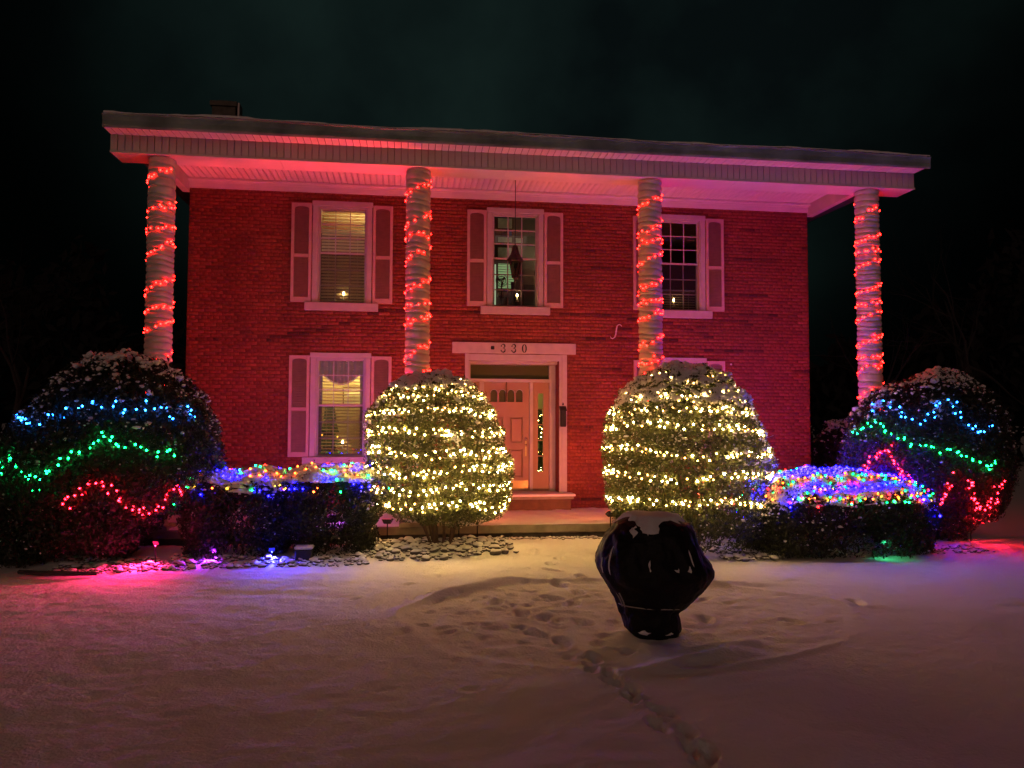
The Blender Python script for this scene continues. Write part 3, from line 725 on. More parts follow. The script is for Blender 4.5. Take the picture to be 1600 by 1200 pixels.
# ------------------------------------------------------------------ front door
ds = empty('door_surround', (6.05, 0, .56), house)
DY = .40
MB().box(4.85, 7.25, -.05, .06, 3.262, 3.475, .008).build('lintel', M['sill'], ds)
mb = MB(); mb.box(5.095, 5.17, -.04, .34, .56, 3.255, .005); mb.build('casing', M['white'], ds); mb = MB(); mb.box(6.98, 7.075, -.04, .02, .56, 3.255, .005).box(6.925, 6.979, -.025, .34, .56, 3.255, .004); mb.build('casing', M['white'], ds)
mb = MB(); mb.box(5.171, 6.924, -.03, DY+.1, 3.13, 3.25, .005).box(5.171, 6.924, .15, DY+.1, 3.08, 3.129).box(5.171, 5.21, .1, DY+.1, .56, 3.079).box(6.80, 6.924, .34, DY+.1, .56, 3.079, .004); mb.build('head_and_jambs', M['white'], ds)
mb = MB(); mb.box(5.211, 6.799, DY-.05, DY+.09, 2.735, 2.80, .005).box(5.41, 5.50, DY-.04, DY+.09, .60, 2.734, .004).box(6.405, 6.475, DY-.04, DY+.09, .60, 2.734, .004); mb.build('mullion', M['white'], ds)
MB().add([(5.211, DY+.03, 2.80), (6.799, DY+.03, 2.80), (6.799, DY+.03, 3.08), (5.211, DY+.03, 3.08)], [(0, 1, 2, 3)]).build('transom_pane', M['glass'], ds)
MB().box(5.211, 6.799, DY+.05, DY+.07, 2.80, 3.079).build('transom_shade', mat('transom_film', (.10, .12, .05), .7), ds)
MB().box(5.02, 7.10, -.30, .34, .27, .50, .01).build('door_step', M['wood'], ds); MB().box(4.99, 7.14, -.36, .34, .501, .554, .008).build('step_tread', M['slab'], ds)
MB().box(4.97, 7.17, -.39, .0, .555, .60, .012).build('step_snow', M['snow'], ds)
MB().box(5.171, 6.924, 0.001, DY+.1, .5551, .60, .004).build('threshold', M['white'], ds)
# sidelights
for (a, b) in ((5.211, 5.409), (6.476, 6.799)):
    g0, g1 = (a+.055, b-.055) if b-a < .25 else (a+.10, b-.115)
    sl = empty('sidelight', ((a+b)/2, DY, .6), ds)  # sub-part level: joined children below
    sl.name = 'sidelight'
    bpy.data.objects.remove(sl)
    mb = MB(); mb.box(a+.001, g0, DY-.01, DY+.05, .601, 2.733).box(g1, b-.001, DY-.01, DY+.05, .601, 2.733).box(g0, g1, DY-.009, DY+.05, .601, .97).box(g0, g1, DY-.009, DY+.05, 2.52, 2.733)
    for k in range(1, 5): zz = .97+1.55*k/5; mb.box(g0, g1, DY-.004, DY+.03, zz-.008, zz+.008)
    mb.build('sidelight_frame', M['door'], ds)
    MB().add([(g0, DY+.012, .97), (g1, DY+.012, .97), (g1, DY+.012, 2.52), (g0, DY+.012, 2.52)], [(0, 1, 2, 3)]).build('sidelight_pane', M['glass'], ds)
door = empty('front_door', (5.95, DY, .6), house)
mb = MB(); x0, x1, z0, z1 = 5.505, 6.40, .605, 2.73
# slab built as rails and stiles around recessed panels and the arched lights
cols_ = [(x0, x0+.12), (5.885, 6.02), (x1-.12, x1)]
for a, b in cols_: mb.box(a, b, DY, DY+.045, z0, 2.30)
rows_ = [(z0, .86), (1.42, 1.54), (2.05, 2.30)]
for a, b in ((x0+.1201, 5.8849), (6.0201, x1-.1201)):
    for c, d in rows_: mb.box(a, b, DY+.0003, DY+.045, c, d)
mb.box(x0, x1, DY, DY+.045, 2.3001, 2.345).box(x0, x1, DY, DY+.045, 2.61, z1).box(x0, x0+.11, DY, DY+.045, 2.3451, 2.6099).box(x1-.11, x1, DY, DY+.045, 2.3451, 2.6099)
lw = (x1-x0-.22)/4
for k in range(4):     # four round-headed lights
    a = x0+.11+k*lw; b = a+lw; c = (a+b)/2; r = lw*.40
    mb.box(a, c-r, DY+.001, DY+.045, 2.3451, 2.53).box(c+r, b, DY+.001, DY+.045, 2.3451, 2.53)
    n = 10; pts = [(c-r*math.cos(PI*i/n), 2.53+r*.9*math.sin(PI*i/n)) for i in range(n+1)]
    mb.box(a, c-r, DY+.001, DY+.045, 2.53, 2.6099).box(c+r, b, DY+.001, DY+.045, 2.53, 2.6099)
    for (p, q1), (s_, t_) in zip(pts, pts[1:]): mb.add([(p, DY+.001, q1), (s_, DY+.001, t_), (s_, DY+.001, 2.61), (p, DY+.001, 2.61), (p, DY+.04, q1), (s_, DY+.04, t_)], [(0, 1, 2, 3), (0, 4, 5, 1)])
mb.build('door_slab', M['door'], door)
for a, b in ((x0+.12, 5.885), (6.02, x1-.12)):
    for c, d in ((.86, 1.42), (1.54, 2.05)): 
        MB().box(a, b, DY+.05, DY+.06, c, d).box(a+.028, b-.028, DY+.008, DY+.0505, c+.028, d-.028, .014).build('door_panel', M['door'], door)
for k in range(4):
    a = x0+.11+k*lw; MB().add([(a, DY+.03, 2.345), (a+lw, DY+.03, 2.345), (a+lw, DY+.03, 2.61), (a, DY+.03, 2.61)], [(0, 1, 2, 3)]).build('arched_light', M['glass'], door)
    MB().tube([(a+lw/2-lw*.4*math.cos(PI*i/8), DY-.005, 2.53+lw*.36*math.sin(PI*i/8)) for i in range(9)], .007, 5).build('light_trim', M['white'], door)
MB().box(x0+.10, x1-.10, DY+.047, DY+.052, 2.33, 2.62).build('glow_mask', bpy.data.materials['transom_film'], door)  # dark sheet added behind the arched lights to block the hall glow
MB().box(x0+.02, x1-.02, DY-.004, DY-.0005, z0+.02, .80).build('kick_plate', M['brass'], door)
for zz, r in ((1.62, .026), (1.50, .022)):
    MB().tube([(6.335, DY, zz), (6.335, DY-.03, zz), (6.335, DY-.05, zz), (6.335, DY-.07, zz)], [.014, .012, r, r*.5], 12).build('door_knob', M['brassknob'], door, smooth=True)
MB().box(6.322, 6.348, DY-.012, DY-.001, 1.28, 1.58, .003).build('handle_plate', M['brass'], door)
mb = MB(); mb.box(5.935, 5.955, DY-.03, DY-.001, 2.36, 2.75); mb.build('wreath_hanger', M['wood'], door)
# tree with lights standing in the hall behind the right sidelight
t = empty('hall_christmas_tree', (6.7, .9, .6), label='small lit fir tree glimpsed through the sidelight beside the front door', cat='christmas tree')
mb = MB()
for k in range(6): mb.lathe([(.22-.03*k, .25+.22*k), (.04, .25+.22*k+.27)], (6.7, .9, .6), 10)
mb.build('fir_boughs', M['green'], t); MB().tube([(6.7, .9, .5), (6.7, .9, .95)], .03, 8).build('trunk', M['wood'], t)
for k in range(15):
    zt = .3+1.25*k/15; a = -PI/2+rng.uniform(-1.1, 1.1); r = .24-.13*zt
    link('bulb', nmesh('bulb', ICO1[0]*.007+np.array((r*math.cos(a), r*math.sin(a), zt)), ICO1[1], BULB['warm']), t)
l = lamp('hall_light', (5.4, 2.6, 3.2), (1, .88, .30), 34, .08)
# house numbers: a dark dot and 3 3 0 with thick and thin strokes
def stroke(name, pts, wid, cx, cz, par):
    V_ = []; Fc_ = []; n = len(pts)
    for i, (x, z) in enumerate(pts):
        a = pts[max(i-1, 0)]; b = pts[min(i+1, n-1)]; dx, dz = b[0]-a[0], b[1]-a[1]; L_ = math.hypot(dx, dz) or 1; nx, nz = -dz/L_, dx/L_; w = wid(i/(n-1))/2
        for y in (-.058, -.0505): V_ += [(cx+x+nx*w, y, cz+z+nz*w), (cx+x-nx*w, y, cz+z-nz*w)]
    for i in range(n-1):
        a = i*4; b = a+4; Fc_ += [(a, a+1, b+1, b), (a, b, b+2, a+2), (a+1, a+3, b+3, b+1)]
    return V_, Fc_
zc = 3.365; hN = .155
for k, (ch_, cx) in enumerate((('3', 5.825), ('3', 6.03), ('0', 6.235))):
    mb = MB()
    if ch_ == '3':
        up = [(-.036, .040), (-.036, .052), (-.018, .073), (.006, .077), (.027, .062), (.033, .042), (.026, .020), (.004, .004), (-.010, .002)]
        lo = [(-.010, .002), (.014, .000), (.032, -.014), (.037, -.036), (.029, -.062), (.006, -.077), (-.020, -.073), (-.040, -.052), (-.040, -.042)]
        f = lambda t: .009+.018*math.sin(PI*min(1, max(0, (t-.15)/.8)))**2
        for s_ in (up, lo): v, g = stroke('d', s_, f, cx, zc, None); mb.add(v, g)
        for dx, dz in ((-.036, .040), (-.039, -.044)): mb.tube([(cx+dx, -.060, zc+dz), (cx+dx, -.0505, zc+dz)], .012, 10)
    else:
        o_ = [(.036*math.cos(a), .077*math.sin(a)) for a in np.linspace(0, 2*PI, 25)]
        v, g = stroke('d', o_, lambda t: .008+.018*abs(math.cos(2*PI*t)), cx, zc, None); mb.add(v, g)
    mb.build('house_number', M['dark'], ds)
MB().box(5.585, 5.655, -.07, -.0505, 3.335, 3.405, .012).build('doorbell_camera', M['dark'], ds)
# letter box on the right casing
mbx = empty('mailbox', (7.02, -.1, 1.9), house)
MB().box(6.93, 7.04, -.14, -.0405, 1.86, 2.18, .012).build('mailbox_body', M['dark'], mbx)
MB().add([(6.92, -.15, 2.18), (7.05, -.15, 2.18), (7.05, -.041, 2.26), (6.92, -.041, 2.26), (6.92, -.15, 2.165), (7.05, -.15, 2.165), (7.05, -.041, 2.2), (6.92, -.041, 2.2)], [(0, 1, 2, 3), (4, 5, 1, 0), (7, 4, 0, 3), (5, 6, 2, 1)]).build('lid', M['dark'], mbx)
MB().tube([(6.985, -.1, 2.28), (6.985, -.1, 2.33)], [.02, .004], 8).build('finial', M['dark'], mbx)
# S-shaped iron wall anchor
pts = [(8.17+.0, 3.835), (8.155, 3.86), (8.12, 3.87), (8.085, 3.85), (8.07, 3.80), (8.062, 3.74), (8.05, 3.67), (8.03, 3.615), (7.99, 3.59), (7.955, 3.60), (7.945, 3.63)]
mb = MB(); mb.tube([(x, -.03, z) for x, z in pts], [.006, .009, .011, .012, .014, .014, .014, .012, .011, .009, .006], 8); mb.tube([(8.062, -.0, 3.73), (8.062, -.04, 3.73)], .018, 8); mb.build('wall_anchor', M['iron'], house, smooth=True)
MB().lathe([(.02, 0), (.02, .03)], (10.42, -.03, 3.10), 8).build('spigot', M['iron'], house)

# pendant lantern under the porch ceiling
lx, ly = 5.922, -1.0
t = empty('pendant_lantern', (lx, ly, 4.5), label='dark unlit bell-topped lantern hanging on a long rod in front of the upper middle window', cat='lantern')
MB().tube([(lx, ly, 6.402), (lx, ly, 5.13)], .007, 6).build('rod', M['dark'], t); MB().lathe([(.05, 0), (.05, .02), (.01, .04)], (lx, ly, 6.36), 12).build('ceiling_rose', M['dark'], t)
MB().lathe([(.012, .30), (.05, .27), (.06, .20), (.085, .12), (.145, .03), (.15, .0), (.13, -.02), (.06, -.02)], (lx, ly, 4.86), 8).build('cap', M['dark'], t)
mb = MB()
for k in range(6):
    a = 2*PI*k/6; mb.tube([(lx+.105*math.cos(a), ly+.105*math.sin(a), 4.84), (lx+.055*math.cos(a), ly+.055*math.sin(a), 4.56)], .006, 5)
mb.lathe([(.06, 0), (.06, .02), (.02, -.0)], (lx, ly, 4.55), 6); mb.lathe([(.005, -.08), (.02, -.05), (.012, -.03), (.05, 0)], (lx, ly, 4.55), 8)
mb.build('cage', M['dark'], t)
MB().lathe([(.052, 4.57-4.5), (.10, 4.838-4.5)], (lx, ly, 4.5), 6, cap=False).build('glass', M['glassdark'], t)
mb = MB()
for k in range(3): a = 2*PI*k/3; mb.tube([(lx+.025*math.cos(a), ly+.025*math.sin(a), 4.58), (lx+.025*math.cos(a), ly+.025*math.sin(a), 4.72)], .009, 6)
mb.build('candle_sleeves', M['paper'], t)

# ------------------------------------------------------------------ shrubs
PROF = dict(
 BL=(-3.2, .78, [(2.925, 0.007, 0.016), (2.854, 0.032, 0.355), (2.774, 0.057, 0.584), (2.552, 0.068, 0.859), (2.24, 0.040, 1.098), (1.93, 0.012, 1.271), (1.578, -0.008, 1.401), (1.27, -0.039, 1.456), (.964, -0.164, 1.353), (.619, -0.372, 1.104), (.273, -0.460, 0.865), (.06, -0.470, 0.618)]),
 BR=(-2.9, .66, [(2.83, 12.887, 0.043), (2.787, 12.886, 0.273), (2.691, 12.839, 0.501), (2.443, 12.700, 0.932), (2.07, 12.554, 1.258), (1.645, 12.531, 1.379), (1.223, 12.550, 1.426), (.853, 12.579, 1.355), (.482, 12.833, 0.918), (.218, 12.935, 0.432), (.02, 12.940, 0.243)]),
 WL=(-2.95, .95, [(2.689, 4.382, .029), (2.66, 4.383, .242), (2.591, 4.338, .464), (2.475, 4.374, .661), (2.232, 4.394, .821), (1.942, 4.408, .955), (1.651, 4.441, 1.022), (1.362, 4.506, 1.075), (1.073, 4.552, 1.061), (.784, 4.587, .997), (.60, 4.6, .86), (.50, 4.58, .62), (.44, 4.56, .25)]),
 WR=(-3.0, .9, [(2.832, 8.306, 0.040), (2.791, 8.306, 0.302), (2.72, 8.308, 0.502), (2.558, 8.285, 0.777), (2.255, 8.298, 1.017), (1.953, 8.305, 1.160), (1.651, 8.346, 1.241), (1.349, 8.386, 1.281), (1.048, 8.405, 1.260), (.748, 8.412, 1.247), (.499, 8.408, 1.197), (.249, 8.481, 1.072), (.05, 8.604, 0.849)]),
 HA=(-2.95, .70, [(1.20, 1.66, .02), (1.19, 1.66, .38), (1.15, 1.64, .58), (1.08, 1.62, .70), (.95, 1.62, .78), (.7, 1.60, .78), (.4, 1.59, .73), (.15, 1.60, .68), (.02, 1.60, .62)]),
 HB=(-2.95, .78, [(1.21, 2.98, .02), (1.20, 2.95, .38), (1.16, 2.94, .58), (1.08, 2.94, .69), (.92, 2.95, .72), (.7, 2.97, .70), (.5, 2.98, .66), (.3, 2.99, .60), (.1, 3.0, .55), (.02, 3.0, .5)]),
 HR=(-3.45, .62, [(1.17, 10.5, .03), (1.16, 10.5, .40), (1.12, 10.52, .72), (1.04, 10.54, 1.0), (.92, 10.57, 1.22), (.76, 10.59, 1.37), (.5, 10.6, 1.42), (.25, 10.6, 1.41), (.02, 10.6, 1.38)]))
POW = dict(HA=3.4, HB=3.4, HR=3.0)
class Shrub:
    def __init__(s, k):
        s.bulbs = []
        s.k = k; s.y, s.ky, r = PROF[k]; r = np.array(r)[::-1]; s.z, s.xc, s.hw = r[:, 0], r[:, 1], r[:, 2]; s.p = POW.get(k, 2.0)
        tt = np.concatenate([[0], np.cumsum(np.hypot(np.diff(s.z), np.diff(s.hw)))]); s.t = tt
    def base(s, phi, t):
        z = np.interp(t, s.t, s.z); hw = np.interp(t, s.t, s.hw); xc = np.interp(t, s.t, s.xc)
        c, q = np.cos(phi), np.sin(phi); e = 2/s.p
        cx = np.sign(c)*np.abs(c)**e; cy = np.sign(q)*np.abs(q)**e
        return np.stack([xc+hw*cx, s.y-hw*s.ky*cy, z], -1)
    def at(s, phi, t, off=0.0, lump=.07):
        phi = np.asarray(phi, float); t = np.asarray(t, float)
        P = s.base(phi, t); d = 1e-2
        a = s.base(phi+d, t)-s.base(phi-d, t); t2 = np.clip(t+d, 0, s.t[-1]); t1 = np.clip(t-d, 0, s.t[-1])
        b = s.base(phi, t2)-s.base(phi, t1); n = np.cross(b, a); n /= np.linalg.norm(n, axis=-1, keepdims=True)+1e-9
        cen = np.stack([np.interp(t, s.t, s.xc), np.full_like(t, s.y), np.full_like(t, s.z.mean())], -1)
        sg = np.sign(np.sum(n*(P-cen), -1, keepdims=True)); sg[sg == 0] = 1; n = n*sg
        h = lump*noise3(P, 2.4, 3)+lump*.6*noise3(P, 6.5, 5)
        return P+n*(h+off)[..., None], n
    def sample(s, n, tmin=0.0):
        t = rng.uniform(tmin, s.t[-1], n*3); w = np.interp(t, s.t, s.hw)+.03; keep = rng.random(n*3) < w/w.max(); t = t[keep][:n]; phi = rng.uniform(-PI, PI, len(t)); return phi, t
    def t_of_z(s, z): return np.interp(z, s.z, s.t)
    def top(s, x, y):
        """height on the upper side above (x,y)"""
        best = None
        tt = np.linspace(0, s.t[-1], 400); hw = np.interp(tt, s.t, s.hw); xc = np.interp(tt, s.t, s.xc)
        rho = (np.abs((x-xc)/hw)**s.p+np.abs((y-s.y)/(hw*s.ky))**s.p)
        ins = np.where(rho <= 1)[0]
        if len(ins) == 0: return None
        t = tt[ins[-1]]; xc = np.interp(t, s.t, s.xc); hw = np.interp(t, s.t, s.hw); e = s.p/2
        cx = np.clip((x-xc)/hw, -1, 1); cy = np.clip((s.y-y)/(hw*s.ky), -1, 1); a, b = np.sign(cx)*abs(cx)**e, np.sign(cy)*abs(cy)**e
        return math.atan2(b, a), t
def leaves(P, n, size, seed, droop=.2):
    """leaf quads folded along the rib at points P facing roughly n"""
    r = np.random.default_rng(seed); k = len(P); d = n+r.normal(size=(k, 3))*.75; d /= np.linalg.norm(d, axis=1, keepdims=True)
    a = np.cross(d, r.normal(size=(k, 3))); a /= np.linalg.norm(a, axis=1, keepdims=True); a[:, 2] -= droop; b = np.cross(d, a); b /= np.linalg.norm(b, axis=1, keepdims=True)
    L_ = (size*r.uniform(.6, 1.35, k))[:, None]; w = L_*.42
    V_ = np.stack([P-a*L_*.5, P+b*w*.5+d*w*.12, P+a*L_*.5, P-b*w*.5+d*w*.12], 1).reshape(-1, 3)
    i = np.arange(k)[:, None]*4; Fc_ = np.concatenate([i+np.array([[0, 1, 2]]), i+np.array([[0, 2, 3]])]); return V_, Fc_, np.repeat(r.random(k), 4)
OCT = (np.array([(1, 0, 0), (-1, 0, 0), (0, 1, 0), (0, -1, 0), (0, 0, 1), (0, 0, -1)], float), np.array([(0, 2, 4), (2, 1, 4), (1, 3, 4), (3, 0, 4), (2, 0, 5), (1, 2, 5), (3, 1, 5), (0, 3, 5)]))
def flecks(P, size, seed, base=ICO1):
    r = np.random.default_rng(seed); k = len(P); bv, bf = base; s = (size*r.uniform(.5, 1.5, (k, 1))*np.stack([r.uniform(.7, 1.5, k), r.uniform(.7, 1.3, k), r.uniform(.5, 1.0, k)], 1)*np.exp(r.normal(0, .35, (k, 1))))
    V_ = bv[None]*s[:, None, :]*(1+.25*r.normal(size=(k, len(bv), 1)))+P[:, None, :]; Fc_ = bf[None]+(np.arange(k)*len(bv))[:, None, None]
    return V_.reshape(-1, 3), Fc_.reshape(-1, 3)
def make_shrub(name, keys, label, cat, nl, lsize, leafm, stems, snow_n, snow_thr, seed, stem_at=None, tmin=0., fleck=.02, pad=.07, padscale=3.0, upk=1.25, low=.10):
    S = [Shrub(k) for k in keys]; cx = float(np.mean([s.xc[0] for s in S])); root = empty(name, (cx, S[0].y, 0), label=label, cat=cat); o = np.array((cx, S[0].y, 0))
    Vs, Fs_, Ts, n0 = [], [], [], 0
    sv, sf, m0 = [], [], 0
    for s in S:
        n = nl//len(S)
        for frac, dep, sz in ((.72, .10, lsize), (.28, .38, lsize*1.9)):
            phi, t = s.sample(int(n*frac), tmin); off = -np.abs(rng.normal(0, dep, len(t)))*.7+.02
            P, nn = s.at(phi, t, off); keep = P[:, 2] > .02; P = P[keep]; nn = nn[keep]
            # twiggy tufts that stick out of the outline
            V_, F__, T_ = leaves(P+nn*np.clip(noise3(P, 14, seed)[:, None]*.05, -.03, .09), nn, sz, seed+n0); Vs.append(V_); Fs_.append(F__+n0); Ts.append(T_); n0 += len(V_)
        # snow: many small flecks, more on the upward faces
        phi, t = s.sample(snow_n*4//len(S), tmin); P, nn = s.at(phi, t, rng.uniform(-.02, .035, len(t)))
        pr = np.clip(low+.95*np.clip(nn[:, 2], 0, 1)**1.3+.25*noise3(P, 3, seed+1), .03, 1); keep = (rng.random(len(t)) < pr*.5) & (P[:, 2] > .05)
        P = P[keep]; upf = np.clip(nn[keep][:, 2], 0, 1); V_, F__ = flecks(P, fleck*(.42+.85*upf[:, None]**1.5), seed+2); sv.append(V_); sf.append(F__+m0); m0 += len(V_)
        # snow: draped pads following the crown
        nphi, nt_ = 420, 200; tt = np.linspace(s.t[-1]*.30, s.t[-1]*.999, nt_); ph = np.linspace(-PI, PI, nphi+1)[:-1]; T2, P2 = np.meshgrid(tt, ph, indexing='ij')
        P, nn = s.at(P2.ravel(), T2.ravel(), np.zeros(P2.size)); up = np.clip(nn[:, 2], 0, 1)
        h = pad*(noise3(P, padscale, seed+5)*.55+noise3(P, padscale*3.1, seed+6)*.38+noise3(P, padscale*8, seed+9)*.25-snow_thr+upk*up**1.5)
        h = np.minimum(h, pad*1.1+.012*noise3(P, 9, seed)); V_ = P+nn*(h)[:, None]*1.0+np.array([0, 0, .01])
        i2 = np.arange(nphi*nt_).reshape(nt_, nphi); q4 = np.stack([i2[:-1], np.roll(i2, -1, 1)[:-1], np.roll(i2, -1, 1)[1:], i2[1:]], -1).reshape(-1, 4)
        ok = (h[q4] > -.022).all(1); q4 = q4[ok]; tri = np.concatenate([q4[:, [0, 1, 2]], q4[:, [0, 2, 3]]])
        sv.append(V_); sf.append(tri+m0); m0 += len(V_)
    link('foliage', nmesh('foliage', np.concatenate(Vs)-o, np.concatenate(Fs_), leafm, tone=np.concatenate(Ts)), root, kind='stuff')
    link('snow_cover', nmesh('snow_cover', np.concatenate(sv)-o, np.concatenate(sf), M['snow'], smooth=True), root, kind='stuff')
    # stems
    bx, by = stem_at or (cx, S[0].y)
    for i in range(stems):
        a = 2*PI*i/stems+rng.uniform(-.3, .3); s = S[i % len(S)]; zt = rng.uniform(.5, .8)*s.z[-1]; r = np.interp(zt, s.z, s.hw)*rng.uniform(.45, .8); xe = np.interp(zt, s.z, s.xc)+r*math.cos(a); ye = s.y+r*s.ky*math.sin(a)
        if len(S) > 1: bx = s.xc[0]; 
        b0 = Vector((bx+.13*math.cos(a), by+.10*math.sin(a), .0)); e = Vector((xe, ye, zt)); pts = []
        for k in range(8):
            u = k/7; p = b0.lerp(e, u); p.z = zt*(u**.8); p.x += .03*math.sin(u*9+i)+(xe-bx)*.10*math.sin(PI*u)*.6; p.y += .03*math.cos(u*7+i*2); pts.append(p)
        mb = MB(); mb.tube(pts, [.023*(1-.7*k/7) for k in range(8)], 7)
        for k in (3, 4, 5, 6):
            q0 = pts[k]; dv = Vector((rng.normal()*.25, rng.normal()*.25, .28)); mb.tube([q0, q0+dv*.5+Vector((0, 0, .03)), q0+dv], [.013, .009, .004], 5)
        mb.build('stem', M['twig'], root, smooth=True)
    for s in S: s.root = root; s.lm = leafm; s.ls = lsize
    return root, S
_, (sBL,) = make_shrub('round_shrub', ['BL'], 'huge dark round shrub at the far left with ice blue, green and red light strings', 'shrub', 74000, .047, M['leafdark'], 9, 2300, 1.5, 60, (-.25, -3.1), fleck=.022, pad=.05, padscale=6, low=.05)
_, (sBR,) = make_shrub('round_shrub', ['BR'], 'tall dark round shrub at the far right behind the end of the glowing low hedge', 'shrub', 60000, .047, M['leafdark'], 7, 1800, 1.32, 70, (12.9, -2.9), fleck=.021, pad=.06, padscale=5, low=.05)
_, (sWL,) = make_shrub('round_shrub', ['WL'], 'round shrub left of the front door wound in warm white lights, bare stems showing below', 'shrub', 42000, .043, M['leaf'], 17, 2600, 1.15, 80, (4.55, -2.75), fleck=.020, pad=.055, padscale=4, low=.22)
_, (sWR,) = make_shrub('round_shrub', ['WR'], 'round shrub right of the front door wound in warm white lights under thick snow pads', 'shrub', 56000, .045, M['leaf'], 9, 3900, .98, 90, (8.4, -3.0), fleck=.023, pad=.08, padscale=4, low=.22)
_, (sHA, sHB) = make_shrub('low_hedge', ['HA', 'HB'], 'low snow-topped clipped hedge in front of the lower left window', 'hedge', 54000, .042, M['leafdark'], 8, 2600, 1.0, 100, None, fleck=.021, pad=.06, padscale=4, upk=2.0)
_, (sHR,) = make_shrub('low_hedge', ['HR'], 'low domed hedge under a net of coloured lights right of the porch', 'hedge', 56000, .042, M['leafdark'], 6, 2600, 1.0, 110, None, fleck=.022, pad=.055, padscale=4.5, upk=1.9)
# small shrub joined to the far left one, carrying the green loop at the picture edge
PROF['GL'] = (-3.5, .9, [(1.52, -1.12, .03), (1.48, -1.12, .2), (1.35, -1.12, .34), (1.1, -1.12, .42), (.8, -1.12, .45), (.5, -1.1, .42), (.2, -1.1, .35), (.02, -1.1, .3)])
_, (sGL,) = make_shrub('small_shrub', ['GL'], 'small shrub at the left picture edge carrying a loop of green lights', 'shrub', 12000, .042, M['leafdark'], 5, 250, 1.2, 120, None, fleck=.016, pad=.04)
# dark hedge behind the right side of the house
PROF['BK'] = (2.2, .5, [(2.15, 15.3, .05), (2.1, 15.3, .8), (1.9, 15.2, 1.4), (1.5, 15.2, 1.7), (1, 15.2, 1.8), (.4, 15.2, 1.8), (.02, 15.2, 1.7)]); POW['BK'] = 2.6
_, (sBK,) = make_shrub('back_hedge', ['BK'], 'dim unlit hedge behind the right corner of the house', 'hedge', 30000, .07, M['leafdark'], 4, 900, 1.1, 130, None, fleck=.02, pad=.05)

# ------------------------------------------------------------------ strings of lights
BM = {}
def bulb_mesh(c, r):
    k = (c, r)
    if k not in BM:
        v = ICO1[0]*np.array([r, r, r*1.15]); BM[k] = nmesh('bulb', v, ICO1[1], BULB[c], smooth=True)
    return BM[k]
def string(pts, colours, r, label, group, wire_pts=None, every=1):
    c0 = Vector(pts[0]); root = empty('light_string', c0, label=label, cat='light string', group=group)
    mb = MB(); wp = wire_pts or [Vector(p)+Vector((rng.normal()*.012, rng.normal()*.012, .012)) for p in pts]
    mb.tube(wp, .0035, 4); mb.build('wire', M['wire'], root, smooth=True)
    for i, p in enumerate(pts):
        c = colours if isinstance(colours, str) else colours[i % len(colours)]
        b = link('bulb', bulb_mesh(c, r), root, Vector(p)-c0); b.rotation_euler = (rng.normal()*.6, rng.normal()*.6, 0)
    return root
ORD = ['topmost', 'second', 'third', 'fourth', 'fifth', 'sixth', 'seventh', 'eighth', 'ninth', 'tenth', 'eleventh', 'lowest']
# column spirals
names_c = ['far left column', 'second column, left of the door', 'third column, right of the door', 'far right column']
for ci, cx in enumerate(CX):
    r1 = np.random.default_rng(200+ci); z = 5.86-.1*ci*0; a = -PI*.2+ci; pts = []; wire = []; zlow = 2.3 if ci != 3 else 2.2
    turn = (.41, .37, .33, .31)[ci]; amp = (.10, .10, .09, .09)[ci]
    while z > zlow:
        zz = z+amp*math.sin(a*.31+1.1)+.026*r1.normal(); rr_ = CR+.014
        pts.append((cx+(3.1-zz)*.0024+rr_*math.cos(a), CY+rr_*math.sin(a), zz)); da = .40+.15*r1.normal(); a -= da; z -= turn*da/(2*PI)
    if ci in (1, 2):        # a second pass near the top makes the doubled rows
        pass
    string(pts, 'red', .0120, 'red string lights spiralling down the wrapped '+names_c[ci], 'red spirals on the columns')
# warm white bands
def band(s, z, wob, step, colr, rad, label, group, ph0=-.55, ph1=PI+.55, zig=.045, slope=0, out=-.006):
    pts = []; phi = ph1; k = 0; r1 = np.random.default_rng(int(z*1000))
    while phi > ph0:
        zz = z+wob*math.sin(phi*2.3+z*5)+wob*.6*math.sin(phi*5+z)+zig*(1 if k % 2 else -1)*r1.uniform(.1, 1)+slope*math.cos(phi); t = s.t_of_z(zz)
        P, n = s.at(np.array([phi]), np.array([t]), np.array([out+r1.uniform(-.035, .025)])); pts.append(tuple(P[0])); s.bulbs.append(P[0]); hw = max(.12, np.interp(zz, s.z, s.hw)); phi -= step*r1.choice([.35, .8, 1.0, 1.2, 1.9])*r1.uniform(.8, 1.2)/hw; k += 1
    return string(pts, [('warm', 'warm', 'warm_dim', 'warm_hot', 'warm_dim', 'warm')[r1.integers(6)] for _ in pts], rad, label, group)
wl_z = [2.50, 2.34, 2.09, 1.80, 1.52, 1.27, 1.00, .74]; ORD3 = ORD[:7]+['lowest']
for i, z in enumerate(wl_z):
    band(sWL, z, .03, .060, 'warm', .0135, f'warm white light string, {ORD3[i]} band on the shrub left of the front door', 'warm white bands on the left door shrub', zig=.058 if i > 2 else .035)
wr_z = [2.62, 2.36, 2.12, 1.87, 1.50, 1.16, .78]; ORD2 = ORD[:6]+['lowest']
for i, z in enumerate(wr_z):
    band(sWR, z, .04, .068, 'warm', .0140, f'warm white light string, {ORD2[i]} band on the snow-padded shrub right of the front door', 'warm white bands on the right door shrub', zig=.045, slope=-.03)
